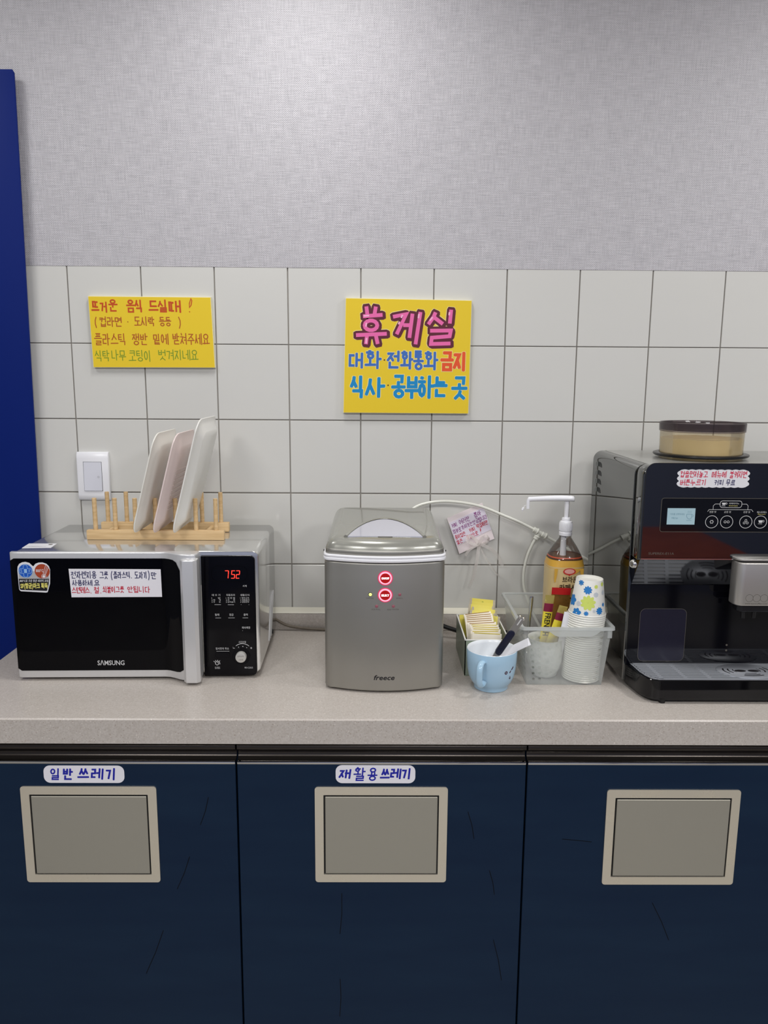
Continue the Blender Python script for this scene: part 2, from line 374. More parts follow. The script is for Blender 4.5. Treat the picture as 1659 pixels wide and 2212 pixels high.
# ------------------------------------------------------------------ ink: flat print laid on a surface
class Ink:
    """2-D drawing in a w x h box, u to the right and v DOWN in 0..1; map(u, v, lift) gives the point"""
    def __init__(s, fmap, w, h): s.f = fmap; s.w = w; s.h = h; s.polys = []; s.k = 0
    def raw(s, verts, faces, lv):
        s.k = (s.k + 1) % 60; s.polys.append((verts, faces, lv * .00016 + s.k * 1.5e-6))
    def poly(s, pts, lv=1): s.raw(pts, [tuple(range(len(pts)))], lv)
    def stroke(s, pts, wd, lv=1, closed=False, cap=True):
        """wd in metres"""
        P = [Vector((p[0] * s.w, p[1] * s.h)) for p in pts]
        Q = [P[0]]
        for q in P[1:]:
            if (q - Q[-1]).length > 1e-6: Q.append(q)
        if len(Q) > 3 and (Q[0] - Q[-1]).length < 1e-6: closed = True; Q.pop()
        n = len(Q); h = wd / 2
        if n == 1:
            s.raw([((Q[0].x + h * math.cos(a * PI / 4)) / s.w, (Q[0].y + h * math.sin(a * PI / 4)) / s.h) for a in range(8)], [tuple(range(8))], lv); return
        V = []; F = []
        for i in range(n):
            d0 = (Q[i] - Q[i - 1]) if (i > 0 or closed) else (Q[1] - Q[0])
            d1 = (Q[(i + 1) % n] - Q[i]) if (i < n - 1 or closed) else d0
            d0 = d0.normalized(); d1 = d1.normalized()
            m_ = d0 + d1
            if m_.length < .25: m_ = d1.copy()
            m_.normalize(); nv = Vector((-m_.y, m_.x)); k = 1 / max(.5, nv.dot(Vector((-d1.y, d1.x))))
            V += [Q[i] + nv * h * k, Q[i] - nv * h * k]
        for i in range(n if closed else n - 1):
            a = 2 * i; b = 2 * ((i + 1) % n); F.append((a, b, b + 1, a + 1))
        if cap and not closed:
            for e, o in ((0, 1), (n - 1, n - 2)):
                d = (Q[e] - Q[o]).normalized(); nv = Vector((-d.y, d.x)); i = len(V)
                V += [Q[e] + nv * h * .72 + d * h * .62, Q[e] - nv * h * .72 + d * h * .62]
                a, b = (2 * e, 2 * e + 1)
                F.append((a, i, i + 1, b) if e else (a, b, i + 1, i) if False else ((a, i + 1, i, b) if (V[a] - V[i + 1]).length < (V[a] - V[i]).length else (a, i, i + 1, b)))
        for f in F:
            s.k = (s.k + 1) % 60
            s.polys.append(([(V[i].x / s.w, V[i].y / s.h) for i in f], [tuple(range(len(f)))], lv * .00016 + s.k * 1.5e-6))
    def disc(s, u, v, r, lv=1, n=24, ry=None):
        s.poly([(u + r / s.w * math.cos(2 * PI * i / n), v + (ry or r) / s.h * math.sin(2 * PI * i / n)) for i in range(n)], lv)
    def ring(s, u, v, r, wd, lv=1, n=24, a0=0, a1=360, ry=None):
        ry = ry or r
        full = abs(a1 - a0) >= 360
        k = n if full else n + 1
        pts = [(u + r / s.w * math.cos(math.radians(a0 + (a1 - a0) * i / n)), v + ry / s.h * math.sin(math.radians(a0 + (a1 - a0) * i / n))) for i in range(k)]
        s.stroke(pts, wd, lv, closed=full)
    def rect(s, u0, v0, u1, v1, lv=1): s.poly([(u0, v0), (u1, v0), (u1, v1), (u0, v1)], lv)
    def font(s, txt, u0, v0, u1, v1, lv=1, shear=0, bold=0, rot=0):
        """printed text from the built-in font, fitted to the box"""
        V, F = font_mesh(txt, shear, bold)
        xs = [p[0] for p in V]; ys = [p[1] for p in V]
        x0, x1, y0, y1 = min(xs), max(xs), min(ys), max(ys)
        out = []
        for x, y in V:
            a = (x - x0) / (x1 - x0); b = 1 - (y - y0) / (y1 - y0)
            if rot == 90: a, b = 1 - b, a          # reads downward
            out.append((u0 + a * (u1 - u0), v0 + b * (v1 - v0)))
        s.raw(out, F, lv)
    def hand(s, txt, u0, v0, u1, v1, wd, lv=1, jit=.03, slant=0):
        """hand lettering; wd in metres"""
        n = sum(1 if c != ' ' else .5 for c in txt) or 1
        adv = (u1 - u0) / n; x = u0; rnd = random.Random(hash_str(txt))
        for c in txt:
            if c == ' ': x += adv * .5; continue
            for st in glyph(c, wd / (adv * s.w)):
                jx = rnd.uniform(-jit, jit); jy = rnd.uniform(-jit, jit)
                pts = []
                for (a, b) in st:
                    bb = v0 + (b + jy) * (v1 - v0)
                    pts.append((x + (a * .90 + .05 + jx + slant * (.5 - b)) * adv, bb))
                s.stroke(pts, wd, lv)
            x += adv
    def build(s, name, m, parent):
        bm = bmesh.new()
        for V, F, lift in s.polys:
            vs = [bm.verts.new(s.f(u, v, lift)) for u, v in V]
            for f in F:
                try: bm.faces.new([vs[i] for i in f])
                except ValueError: pass
        return mk(name, bm, m, parent, smooth=False)
def hash_str(t):
    h = 17
    for c in t: h = (h * 31 + ord(c)) % 1000003
    return h
_fc = {}
def font_mesh(txt, shear=0, bold=0):
    key = (txt, shear, bold)
    if key in _fc: return _fc[key]
    c = bpy.data.curves.new('t', 'FONT'); c.body = txt; c.resolution_u = 2; c.shear = shear; c.offset = bold
    o = bpy.data.objects.new('t', c); COL.objects.link(o)
    bpy.context.view_layer.update()
    dg = bpy.context.evaluated_depsgraph_get()
    me = bpy.data.meshes.new_from_object(o.evaluated_get(dg))
    r = ([(q.co.x, q.co.y) for q in me.vertices], [tuple(p.vertices) for p in me.polygons])
    bpy.data.objects.remove(o); bpy.data.curves.remove(c); bpy.data.meshes.remove(me)
    _fc[key] = r; return r
def flat(O, U, V, N=None):
    """map for a plane: O top-left corner, U across, V down (full vectors)"""
    O, U, V = Vector(O), Vector(U), Vector(V)
    N = (V.cross(U)).normalized() if N is None else Vector(N)
    return lambda u, v, l: O + U * u + V * v + N * l
def front(x0, x1, zt, zb, y): return flat((x0, y, zt), (x1 - x0, 0, 0), (0, 0, zb - zt), (0, -1, 0))

# ------------------------------------------------------------------ hangul strokes
def _c(cx, cy, r, ry=None, n=10): return [(cx + r * math.cos(2 * PI * i / n - PI / 2), cy + (ry or r) * math.sin(2 * PI * i / n - PI / 2)) for i in range(n + 1)]
CONS = {
 'ㄱ': [[(.02, .1), (.95, .1), (.62, 1)]], 'G': [[(.02, .1), (.95, .1), (.92, 1)]],
 'ㄴ': [[(.05, 0), (.05, .88), (1, .88)]], 'ㄷ': [[(.95, .06), (.05, .06), (.05, .94), (1, .94)]],
 'ㄹ': [[(.03, .03), (.95, .03), (.95, .5), (.05, .5), (.05, .97), (1, .97)]],
 'ㅁ': [[(.05, .05), (.95, .05), (.95, .95), (.05, .95), (.05, .05)]],
 'ㅂ': [[(.08, 0), (.08, .95), (.92, .95), (.92, 0)], [(.08, .5), (.92, .5)]],
 'ㅅ': [[(.5, 0), (.42, .4), (0, 1)], [(.44, .35), (1, .98)]],
 'ㅇ': [_c(.5, .5, .46)],
 'ㅈ': [[(.03, .08), (.92, .08), (.5, .5), (0, 1)], [(.52, .45), (1, 1)]],
 'ㅊ': [[(.4, -.12), (.55, .08)], [(.03, .24), (.92, .24), (.5, .6), (0, 1)], [(.52, .55), (1, 1)]],
 'ㅋ': [[(.02, .06), (.95, .06), (.62, 1)], [(.02, .5), (.82, .46)]], 'K': [[(.02, .06), (.95, .06), (.92, 1)], [(.02, .5), (.92, .48)]],
 'ㅌ': [[(.95, .03), (.05, .03), (.05, .97), (1, .97)], [(.05, .5), (.9, .5)]],
 'ㅍ': [[(0, .08), (1, .08)], [(.28, .08), (.32, .92)], [(.72, .08), (.68, .92)], [(-.02, .94), (1.02, .94)]],
 'ㅎ': [[(.38, -.04), (.62, -.02)], [(.05, .2), (.95, .2)], _c(.5, .68, .36, .32)],
}
for d, s_ in zip('ㄲㄸㅃㅆㅉ', 'ㄱㄷㅂㅅㅈ'):
    CONS[d] = [[(x * .47, y) for x, y in st] for st in CONS[s_]] + [[(.53 + x * .47, y) for x, y in st] for st in CONS[s_]]
LT = 'ㄱㄲㄴㄷㄸㄹㅁㅂㅃㅅㅆㅇㅈㅉㅊㅋㅌㅍㅎ'
VT = 'ㅏㅐㅑㅒㅓㅔㅕㅖㅗㅘㅙㅚㅛㅜㅝㅞㅟㅠㅡㅢㅣ'
TT = ['', 'ㄱ', 'ㄲ', 'ㄱ', 'ㄴ', 'ㄴ', 'ㄴ', 'ㄷ', 'ㄹ', 'ㄹ', 'ㄹ', 'ㄹ', 'ㄹ', 'ㄹ', 'ㄹ', 'ㄹ', 'ㅁ', 'ㅂ', 'ㅂ', 'ㅅ', 'ㅆ', 'ㅇ', 'ㅈ', 'ㅊ', 'ㅋ', 'ㅌ', 'ㅍ', 'ㅎ']
VV = {'ㅏ': [[(.3, 0), (.3, 1)], [(.3, .45), (1, .43)]], 'ㅑ': [[(.3, 0), (.3, 1)], [(.3, .33), (1, .32)], [(.3, .6), (1, .6)]],
      'ㅓ': [[(.75, 0), (.75, 1)], [(0, .45), (.75, .45)]], 'ㅕ': [[(.75, 0), (.75, 1)], [(0, .33), (.75, .33)], [(0, .58), (.75, .58)]],
      'ㅣ': [[(.5, 0), (.5, 1)]], 'ㅐ': [[(.08, .05), (.08, .93)], [(.8, 0), (.8, 1)], [(.08, .47), (.8, .47)]],
      'ㅒ': [[(.08, .05), (.08, .93)], [(.8, 0), (.8, 1)], [(.08, .35), (.8, .35)], [(.08, .6), (.8, .6)]],
      'ㅔ': [[(.42, .05), (.42, .93)], [(.95, 0), (.95, 1)], [(-.08, .47), (.42, .45)]],
      'ㅖ': [[(.42, .05), (.42, .93)], [(.95, 0), (.95, 1)], [(-.08, .36), (.42, .36)], [(-.08, .58), (.42, .58)]]}
HH = {'ㅗ': [[(0, .85), (1, .82)], [(.5, .1), (.5, .84)]], 'ㅛ': [[(0, .85), (1, .82)], [(.32, .15), (.32, .84)], [(.68, .15), (.68, .84)]],
      'ㅜ': [[(0, .2), (1, .18)], [(.5, .2), (.5, 1.05)]], 'ㅠ': [[(0, .2), (1, .18)], [(.33, .2), (.28, 1.05)], [(.67, .2), (.7, 1.05)]],
      'ㅡ': [[(0, .5), (1, .48)]]}
MX = {'ㅘ': ('ㅗ', 'ㅏ'), 'ㅙ': ('ㅗ', 'ㅐ'), 'ㅚ': ('ㅗ', 'ㅣ'), 'ㅝ': ('ㅜ', 'ㅓ'), 'ㅞ': ('ㅜ', 'ㅔ'), 'ㅟ': ('ㅜ', 'ㅣ'), 'ㅢ': ('ㅡ', 'ㅣ')}
def _put(strokes, x0, y0, x1, y1): return [[(x0 + a * (x1 - x0), y0 + b * (y1 - y0)) for a, b in st] for st in strokes]
PUNC = {'!': [[(.62, -.05), (.46, .3), (.44, .62), (.6, .45), (.7, .1), (.62, -.05)], [(.42, .92), (.44, .96)]],
        '(': [[(.7, -.05), (.42, .3), (.4, .7), (.62, 1.08)]], ')': [[(.3, -.05), (.6, .3), (.6, .7), (.36, 1.08)]],
        '.': [[(.3, .92), (.34, .97)]], '·': [[(.48, .48), (.53, .53)]], '/': [[(.8, 0), (.2, 1)]], '+': [[(.1, .5), (.9, .5)], [(.5, .1), (.5, .9)]],
        '-': [[(.1, .5), (.9, .5)]], '1': [[(.5, 0), (.5, 1)]], '2': [[(.1, .2), (.4, 0), (.8, .2), (.1, 1), (.9, 1)]], '3': [[(.1, 0), (.8, 0), (.4, .4), (.8, .7), (.4, 1), (.1, .9)]]}
def glyph(c, rw=0):
    if c in PUNC: return PUNC[c]
    k = ord(c) - 0xAC00
    if k < 0 or k > 11171: return []
    L = LT[k // 588]; V = VT[(k % 588) // 28]; T = TT[k % 28]
    out = []
    if V in VV:
        wide = V in 'ㅐㅒㅔㅖ'
        lx = (.40 if wide else .48) - max(0, rw - .07) * (.75 if wide else .4)
        y1 = .52 if T else .88
        Lk = L
        out += _put(CONS[Lk], .02, .08, lx, y1)
        out += _put(VV[V], .50 if wide else .56, 0, .98, .58 if T else 1.0)
    elif V in HH:
        Lk = {'ㄱ': 'G', 'ㅋ': 'K'}.get(L, L)
        if T:
            out += _put(CONS[Lk], .2, .0, .8, .31); out += _put(HH[V], .0, .30, 1.0, .60)
        else:
            up = V in 'ㅗㅛ'
            out += _put(CONS[Lk], .16, .02, .84, .5 if V != 'ㅡ' else .55); out += _put(HH[V], 0, .46 if up else .56, 1, 1.0 if V != 'ㅡ' else 1.15)
    else:
        h, vv = MX[V]; Lk = {'ㄱ': 'G', 'ㅋ': 'K'}.get(L, L)
        if T:
            out += _put(CONS[Lk], .08, .0, .52, .28); out += _put(HH[h], 0, .28, .62, .56); out += _put(VV[vv], .66, 0, 1, .62)
        else:
            out += _put(CONS[Lk], .08, .02, .54, .42); out += _put(HH[h], 0, .44, .64, .9); out += _put(VV[vv], .68, 0, 1.02, 1)
    if T:
        Tk = {'ㄱ': 'G', 'ㅋ': 'K'}.get(T, T)
        out += _put(CONS[Tk], .18, .66, .86, 1.0)
    return out

# ================================================================== SETTING
Z = 0.86                        # counter top
def struct(name, bm, m, **k): return tag(mk(name, bm, m, **k), kind='structure')
fl = struct('floor', box(B(), -2.4, 3.2, -4.2, .05, -.05, 0), 'floor', smooth=False)
ce = struct('ceiling', box(B(), -2.4, 3.2, -4.2, .05, CEIL, CEIL + .05), 'ceiling', smooth=False)
struct('wall_left', box(B(), -2.45, -2.4, -4.2, .05, 0, CEIL), 'room_wall', smooth=False)
struct('wall_right', box(B(), 3.2, 3.25, -4.2, .05, 0, CEIL), 'room_wall', smooth=False)
struct('wall_front', box(B(), -2.4, 3.2, -4.25, -4.2, 0, CEIL), 'room_dark', smooth=False)
wb = struct('wall_back', box(B(), -2.4, 3.2, .004, .05, 0, CEIL), 'grout', smooth=False)
TOPZ = 1.7815
mk('wallpaper', box(B(), -2.4, 3.2, -.0009, .0042, TOPZ - .0012, CEIL), 'wallpaper', wb, smooth=False)
tile_me = None
rows = [1.7815, 1.5955, 1.4088, 1.2216, 1.0336, .846]
for i in range(-1, 12):
    for j in range(5):
        x0 = -.54 + .18 * i
        if x0 > 1.5: continue
        if tile_me is None:
            bm = box(B(), -.0886, .0886, -.0002, .006, -.0921, .0921, .0009, 1)
            o = mk('tile', bm, 'tile', wb, smooth=False); tile_me = o.data
        else:
            o = bpy.data.objects.new('tile', tile_me); COL.objects.link(o); o.parent = wb
        o.location = (x0 + .09, random.uniform(-.0002, .0002), (rows[j] + rows[j + 1]) / 2)
# blue painted frame left of the counter
tr = struct('trim_1', prism(B(), [(-.84, 0), (-.6575, 0), (-.6575, .865), (-.6392, .865), (-.6215, 2.205), (-.6255, 2.212), (-.84, 2.212)], 'y', -.032, -.025, .0015, 2), 'blue_paint')
mk('trim_backing', box(B(), -.84, -.672, -.0252, 0, 0, 2.20), 'blue_paint', tr, smooth=False)

# counter top
ct = thing('countertop', 'long beige speckled stone countertop running under all the appliances', 'countertop', (.2, -.28, .8086))
bm = prism(B(), [(-.5565, .8086), (-.5565, .8575), (-.5535, .8605 - .0005), (0, Z), (0, .8086)], 'x', -.656, 1.6)
mk('slab', bm, 'stone', ct)
bs = struct('trim_2', box(B(), -.636, 1.6, -.02, 0, Z + .0003, .9065, .002, 2), 'stone')
bm = prism(B(), [(-.0205, .9065), (-.019, .9085), (-.006, .914), (-.001, .9175), (-.001, .9065)], 'x', -.636, 1.6)
mk('sealant_bead', bm, 'sealant', bs)

# bin cabinets
def cabinet(x0, x1, label, frame, text):
    c = thing('bin_cabinet', label, 'cabinet', ((x0 + x1) / 2, -.28, 0), 'navy waste bin cabinets under the countertop')
    mk('carcass', box(B(), x0 + .001, x1 - .001, -.522, -.01, .1, .8), 'navy', c, smooth=False)
    mk('kick_plate', box(B(), x0, x1, -.48, -.47, 0, .1), 'black_plain', c, smooth=False)
    g = .0018
    d = mk('door', box(B(), x0 + g, x1 - g, -.547, -.525, .11, .7605, .001, 1), 'navy', c)
    # grip rail: rounded top strip, groove, bright lower edge
    prof = [(-.524, .803), (-.536, .804), (-.5435, .8005), (-.5455, .794), (-.543, .7895), (-.534, .7865), (-.529, .782), (-.529, .774), (-.5325, .769), (-.541, .767), (-.524, .766)]
    mk('grip_rail', prism(B(), prof, 'x', x0 + g, x1 - g), 'rail', c, ang=60)
    mk('rail_edge', box(B(), x0 + g, x1 - g, -.5478, -.524, .7612, .7664, .0012, 2), 'chrome', c)
    # waste chute
    fx0, fx1, fz0, fz1 = frame
    bx = .0172
    t = bmesh.new()
    oo = rrect(fx1 - fx0, fz1 - fz0, .006, 4, (fx0 + fx1) / 2, (fz0 + fz1) / 2)
    ii = rrect(fx1 - fx0 - 2 * bx, fz1 - fz0 - 2 * bx, .0012, 4, (fx0 + fx1) / 2, (fz0 + fz1) / 2)
    n = len(oo); ring = []
    for (pts, y) in ((oo, -.5472), (oo, -.5496), (ii, -.5496), (ii, -.530)):
        ring.append([t.verts.new((p[0], y, p[1])) for p in pts])
    for a, b in zip(ring, ring[1:]):
        for i in range(n): t.faces.new((a[i], a[(i + 1) % n], b[(i + 1) % n], b[i]))
    bmesh.ops.recalc_face_normals(t, faces=t.faces[:])
    fr = mk('chute_frame', t, 'steel', c)
    mk('chute_back', box(B(), fx0 + bx, fx1 - bx, -.5475, -.5471, fz0 + bx, fz1 - bx), 'black_plain', fr, smooth=False)
    mk('chute_flap', box(B(), fx0 + bx + .0035, fx1 - bx - .003, -.5505, -.5476, fz0 + bx + .003, fz1 - bx - .0035, .0008, 1), 'steel_flap', fr)
    if text:
        lx0, lx1, lz0, lz1, words = text
        lb = mk('paper_label', prism(B(), rrect(lx1 - lx0, lz1 - lz0, .013, 6, (lx0 + lx1) / 2, (lz0 + lz1) / 2), 'y', -.5473, -.5470), 'paper', c, smooth=False)
        ink = Ink(front(lx0, lx1, lz1, lz0, -.5473), lx1 - lx0, lz1 - lz0)
        for wd, u0, v0, u1, v1 in words: ink.hand(wd, u0, v0, u1, v1, (.0030 if wd in '일활용' else .0038), jit=.04, slant=.1)
        ink.build('lettering', 'blue_marker', lb)
    return c
c1 = cabinet(-.629, -.053, 'navy bin cabinet under the microwave, its oval label starting with 일반', (-.4815, -.2125, .5040, .7138),
        (-.4335, -.2745, .7205, .7575, [('일', .08, .16, .21, .80), ('반', .235, .18, .365, .80), ('쓰', .42, .16, .565, .74), ('레', .59, .18, .74, .76), ('기', .77, .16, .9, .80)]))
c2 = cabinet(-.053, .523, 'middle navy bin cabinet below the ice maker, its oval label starting with 재활용', (.1018, .3668, .5048, .7138),
        (.1435, .3015, .7212, .7598, [('재', .04, .24, .2, .72), ('활', .225, .16, .375, .86), ('용', .405, .14, .53, .86), ('쓰', .56, .2, .68, .76), ('레', .69, .2, .82, .72), ('기', .83, .18, .95, .74)]))
c3 = cabinet(.523, 1.099, 'rightmost navy bin cabinet with a steel flap and no paper label', (.6850, .9530, .5000, .7090), None)
cabinet(1.099, 1.675, 'navy bin cabinet cut off by the right edge of the photo', (1.26, 1.53, .5000, .7090), None)
for c, segs in ((c1, [((-.212, .393), (-.252, .292)), ((-.11, .69), (-.128, .63)), ((-.152, .56), (-.18, .487))]),
                (c2, [((.155, .478), (.151, .385)), ((.151, .28), (.15, .19)), ((.468, .372), (.488, .276)), ((.408, .66), (.422, .60)), ((.455, .53), (.467, .475))]),
                (c3, [((.792, .457), (.832, .371)), ((.60, .60), (.66, .594))])):
    for a, b in segs:
        ink = Ink(lambda u, v, l: Vector((u, -.547 - l, v)), 1, 1)
        ink.stroke([a, ((a[0] + b[0]) / 2 + .002, (a[1] + b[1]) / 2), b], .0016, cap=False); ink.build('scratch', 'scratch', c)

# ================================================================== WALL THINGS
# light switch
sw = thing('light_switch', 'white single-rocker light switch plate on the tiles above the microwave', 'switch', (-.5, 0, 1.264))
prof = [(0, 1.2015), (-.006, 1.2015), (-.011, 1.206), (-.0125, 1.216), (-.0125, 1.309), (-.0115, 1.319), (-.008, 1.3255), (0, 1.3255)]
mk('cover_plate', prism(B(), prof, 'x', -.5405, -.4605, .0012, 2), 'switch_white', sw, ang=50)
rk = mk('rocker_gap', box(B(), -.5240, -.4770, -.0128, -.011, 1.2262, 1.3010), 'gap_dark', sw, smooth=False)  # dark sheet stands in for the shade in the gap around the rocker
rk = mk('rocker', prism(B(), [(-.0125, 1.2270), (-.0150, 1.2270), (-.0138, 1.3002), (-.0125, 1.3002)], 'x', -.5232, -.4778, .0006, 1), 'switch_grey', sw)
ink = Ink(lambda u, v, l: Vector((u, -.0146 - l, v)), 1, 1); ink.ring(-.486, 1.2625, .0022, .0008, n=14); ink.build('indicator', 'sticker_grey', rk)

# signs
def sign(name, label, corners, y):
    TL, TR, BR, BL = corners
    c = thing(name, label, 'sign', ((TL[0] + BR[0]) / 2, 0, BL[1]), 'handwritten yellow signs')
    poly = [(p[0], p[1]) for p in (BL, BR, TR, TL)]
    mk('foam_board', prism(B(), poly, 'y', -.0006, y), 'sign_edge', c, smooth=False)
    def f(u, v, l):
        x = (TL[0] * (1 - u) + TR[0] * u) * (1 - v) + (BL[0] * (1 - u) + BR[0] * u) * v
        z = (TL[1] * (1 - u) + TR[1] * u) * (1 - v) + (BL[1] * (1 - u) + BR[1] * u) * v
        return Vector((x, y - l, z))
    sh = mk('face_sheet', prism(B(), [(p[0] + (1 if p in (BL, TL) else -1) * .0008, p[1] + (.0008 if p in (BL, BR) else -.0014)) for p in (BL, BR, TR, TL)], 'y', y, y - .0004), 'sign_yellow', c, smooth=False)
    return c, sh, (lambda: Ink(lambda u, v, l: f(u, v, l + .0004), abs(TR[0] - TL[0]), abs(TL[1] - BL[1])))
c, sh, I = sign('warning_sign', 'smaller yellow sign with four lines of red and green writing, above the switch',
                ((-.488, 1.7085), (-.188, 1.708), (-.1825, 1.5375), (-.4845, 1.5365)), -.010)
for word in ([('뜨', .022, .075, .085, .22, .0042), ('거', .09, .08, .15, .22, .0038), ('운', .16, .055, .235, .215, .0036)], [('음', .305, .05, .375, .215, .0038), ('식', .375, .05, .44, .215, .004)],
             [('드', .485, .06, .565, .205, .0042), ('실', .565, .05, .645, .21, .004), ('때', .65, .06, .765, .22, .0044)]):
    i0 = I()
    for args in word: i0.hand(*args)
    i0.build('lettering', 'brown_red', sh)
i0 = I(); i0.hand('!', .775, .04, .875, .225, .0024); i0.build('lettering', 'brown_red', sh)
i1 = I()
for args in [('(', .03, .30, .065, .43), ('컵라면', .075, .29, .265, .42), ('·', .28, .29, .34, .42), ('도시락', .36, .285, .53, .41), ('등등', .565, .285, .665, .41), (')', .715, .29, .755, .43),
             ('플라스틱', .025, .52, .285, .68), ('쟁반', .335, .52, .465, .68), ('밑에', .505, .52, .635, .67), ('받쳐주세요', .665, .515, .97, .67)]: i1.hand(*args, .0024)
i1.build('lettering', 'brown_orange', sh)
for args in [('식탁', .02, .76, .14, .91), ('나무', .155, .755, .275, .90), ('코팅이', .295, .755, .485, .91), ('벗겨지네요', .54, .745, .87, .89)]:
    i2 = I(); i2.hand(*args, .0020); i2.build('lettering', 'green_ink', sh)

c, sh, I = sign('lounge_sign', 'larger square yellow sign with big pink lettering over blue lines, mid wall',
                ((.143, 1.7085), (.4530, 1.705), (.4515, 1.428), (.1365, 1.4285)), -.012)
big = [[(.165, .07), (.175, .145)], [(.24, .07), (.23, .145)], [(.14, .155), (.295, .14)],
       [(.205 + .05 * math.cos(a * PI / 7), .232 + .042 * math.sin(a * PI / 7)) for a in range(15)],
       [(.088, .318), (.332, .302)], [(.175, .32), (.168, .395)], [(.245, .315), (.262, .392)],
       [(.378, .155), (.483, .13), (.41, .305)], [(.46, .225), (.525, .225)], [(.532, .125), (.512, .335)], [(.595, .11), (.562, .39)],
       [(.715, .11), (.70, .15), (.66, .215)], [(.70, .15), (.775, .21)], [(.838, .085), (.83, .205)],
       [(.675, .27), (.84, .265), (.832, .315), (.69, .33), (.685, .385), (.84, .378)]]
ih = I(); im = I(); ip = I(); il = I()
for st in big:
    for a_, b_ in zip(st, st[1:]):
        ih.stroke([a_, b_], .0235, 1); im.stroke([a_, b_], .0205, 2); im.stroke([(q[0] + .006, q[1] + .006) for q in (a_, b_)], .0195, 2.2)
    ip.stroke(st, .0092, 3, cap=False)
for st in [[(.148, .152), (.185, .148)], [(.172, .345), (.17, .385)], [(.452, .14), (.445, .16)], [(.43, .2), (.425, .215)], [(.168, .215), (.165, .24)], [(.583, .13), (.58, .16)], [(.69, .155), (.672, .18)], [(.825, .11), (.823, .13)]]:
    il = I(); il.stroke(st, .0042, 4); il.build('lettering_shine', 'pink_light', sh)
ih.build('lettering_halo', 'halo', sh); im.build('lettering_outline', 'maroon', sh); ip.build('lettering', 'pink', sh)
ih = I(); ia = I()
for wd, u0, v0, u1, v1 in [('대', .035, .475, .155, .60), ('화', .16, .455, .295, .60), ('전', .335, .455, .445, .60), ('화', .445, .455, .545, .60), ('통', .55, .455, .63, .61), ('화', .63, .455, .745, .605)]:
    ih.hand(wd, u0, v0, u1, v1, .0092, 1); ia.hand(wd, u0, v0, u1, v1, .0064, 2)
ih.build('lettering_halo', 'halo', sh); ia.build('lettering', 'blue_pen', sh)
ih = I(); ia = I(); ib = I()
for wd, u0, v0, u1, v1 in [('금', .765, .46, .865, .61), ('지', .865, .455, .98, .61)]:
    ih.hand(wd, u0, v0, u1, v1, .0108, 1); ia.hand(wd, u0, v0, u1, v1, .0082, 2)
ih.build('lettering_halo', 'halo', sh); ia.build('lettering', 'orange_red', sh)
ih = I(); ia = I()
for wd, u0, v0, u1, v1 in [('식', .05, .675, .165, .86), ('사', .17, .69, .33, .855), ('공', .38, .665, .49, .855), ('부', .485, .675, .60, .86), ('하', .585, .67, .725, .86), ('는', .715, .675, .825, .845), ('곳', .86, .67, .985, .86)]:
    ih.hand(wd, u0, v0, u1, v1, .0112, 1); ia.hand(wd, u0, v0, u1, v1, .0083, 2)
ih.build('lettering_halo', 'halo', sh); ia.build('lettering', 'cyan_blue', sh)
for q in ((.318, .53), (.352, .752)):
    ib = I(); ib.disc(*q, .0018, 3); ib.build('lettering_dot', 'brown_ink', sh)

# memo card with ribbon
mc = thing('memo_card', 'tilted pale pink memo card with a sheer ribbon bow, beside the ice maker', 'note', (.468, 0, 1.10))
O = Vector((.403, -.012, 1.160)); U = Vector((.090, 0, .041)); V = Vector((.034, 0, -.094))
pl = [O, O + U, O + U + V, O + V]
bm = loft(B(), [[p for p in pl], [p + Vector((0, .0016, 0)) for p in pl]]); mk('card', bm, 'card_pink', mc, smooth=False)
cm_ = flat(O, U, V, (0, -1, 0))
pn = mk('note_paper', loft(B(), [[cm_(a, b, .0004) for a, b in ((.01, .14), (.99, .12), (1.0, .74), (.012, .77))], [cm_(a, b, .0009) for a, b in ((.01, .14), (.99, .12), (1.0, .74), (.012, .77))]]), 'paper_lilac', mc, smooth=False)
ink = Ink(lambda u, v, l: cm_(u, v, l + .0009), U.length, V.length)
for a in [('커피', .05, .19, .2, .30), ('여러잔', .26, .165, .56, .295), ('뽑아', .68, .15, .89, .28), ('외부로', .03, .345, .26, .46), ('가져가는것', .27, .325, .665, .44), ('금합니다', .68, .31, 1.0, .43)]: ink.hand(*a, .0013)
ink.build('lettering', 'purple_ink', pn)
ink = Ink(lambda u, v, l: cm_(u, v, l + .0009), U.length, V.length)
for a in [('종이컵은', .03, .50, .335, .61), ('커피', .44, .485, .61, .59), ('먹을때만', .655, .455, .98, .575), ('물은', .03, .645, .2, .75), ('물컵으로', .315, .625, .645, .735), ('!', .67, .60, .77, .73)]: ink.hand(*a, .0013)
ink.build('lettering', 'red_ink', pn)
def band(pts, wd, nrm=(0, -1, 0), sub=6, twist=0):
    """a thin flat ribbon along points"""
    P = smooth_path(pts, sub); t = bmesh.new(); L = []
    for i, p in enumerate(P):
        d = (P[min(i + 1, len(P) - 1)] - P[max(i - 1, 0)]).normalized()
        s = d.cross(Vector(nrm)).normalized()
        if twist: s = Matrix.Rotation(twist * i / len(P), 3, d) @ s
        q = s.cross(d) * .00012
        L.append([t.verts.new(p + s * wd / 2 + q), t.verts.new(p - s * wd / 2 + q), t.verts.new(p - s * wd / 2 - q), t.verts.new(p + s * wd / 2 - q)])
    for a, b in zip(L, L[1:]):
        for k in range(4): t.faces.new((a[k], a[(k + 1) % 4], b[(k + 1) % 4], b[k]))
    t.faces.new(L[0]); t.faces.new(L[-1]); bmesh.ops.recalc_face_normals(t, faces=t.faces[:])
    return t
k = Vector((.486, -.024, 1.094))
def kp(dx, dy, dz): return k + Vector((dx, dy, dz))
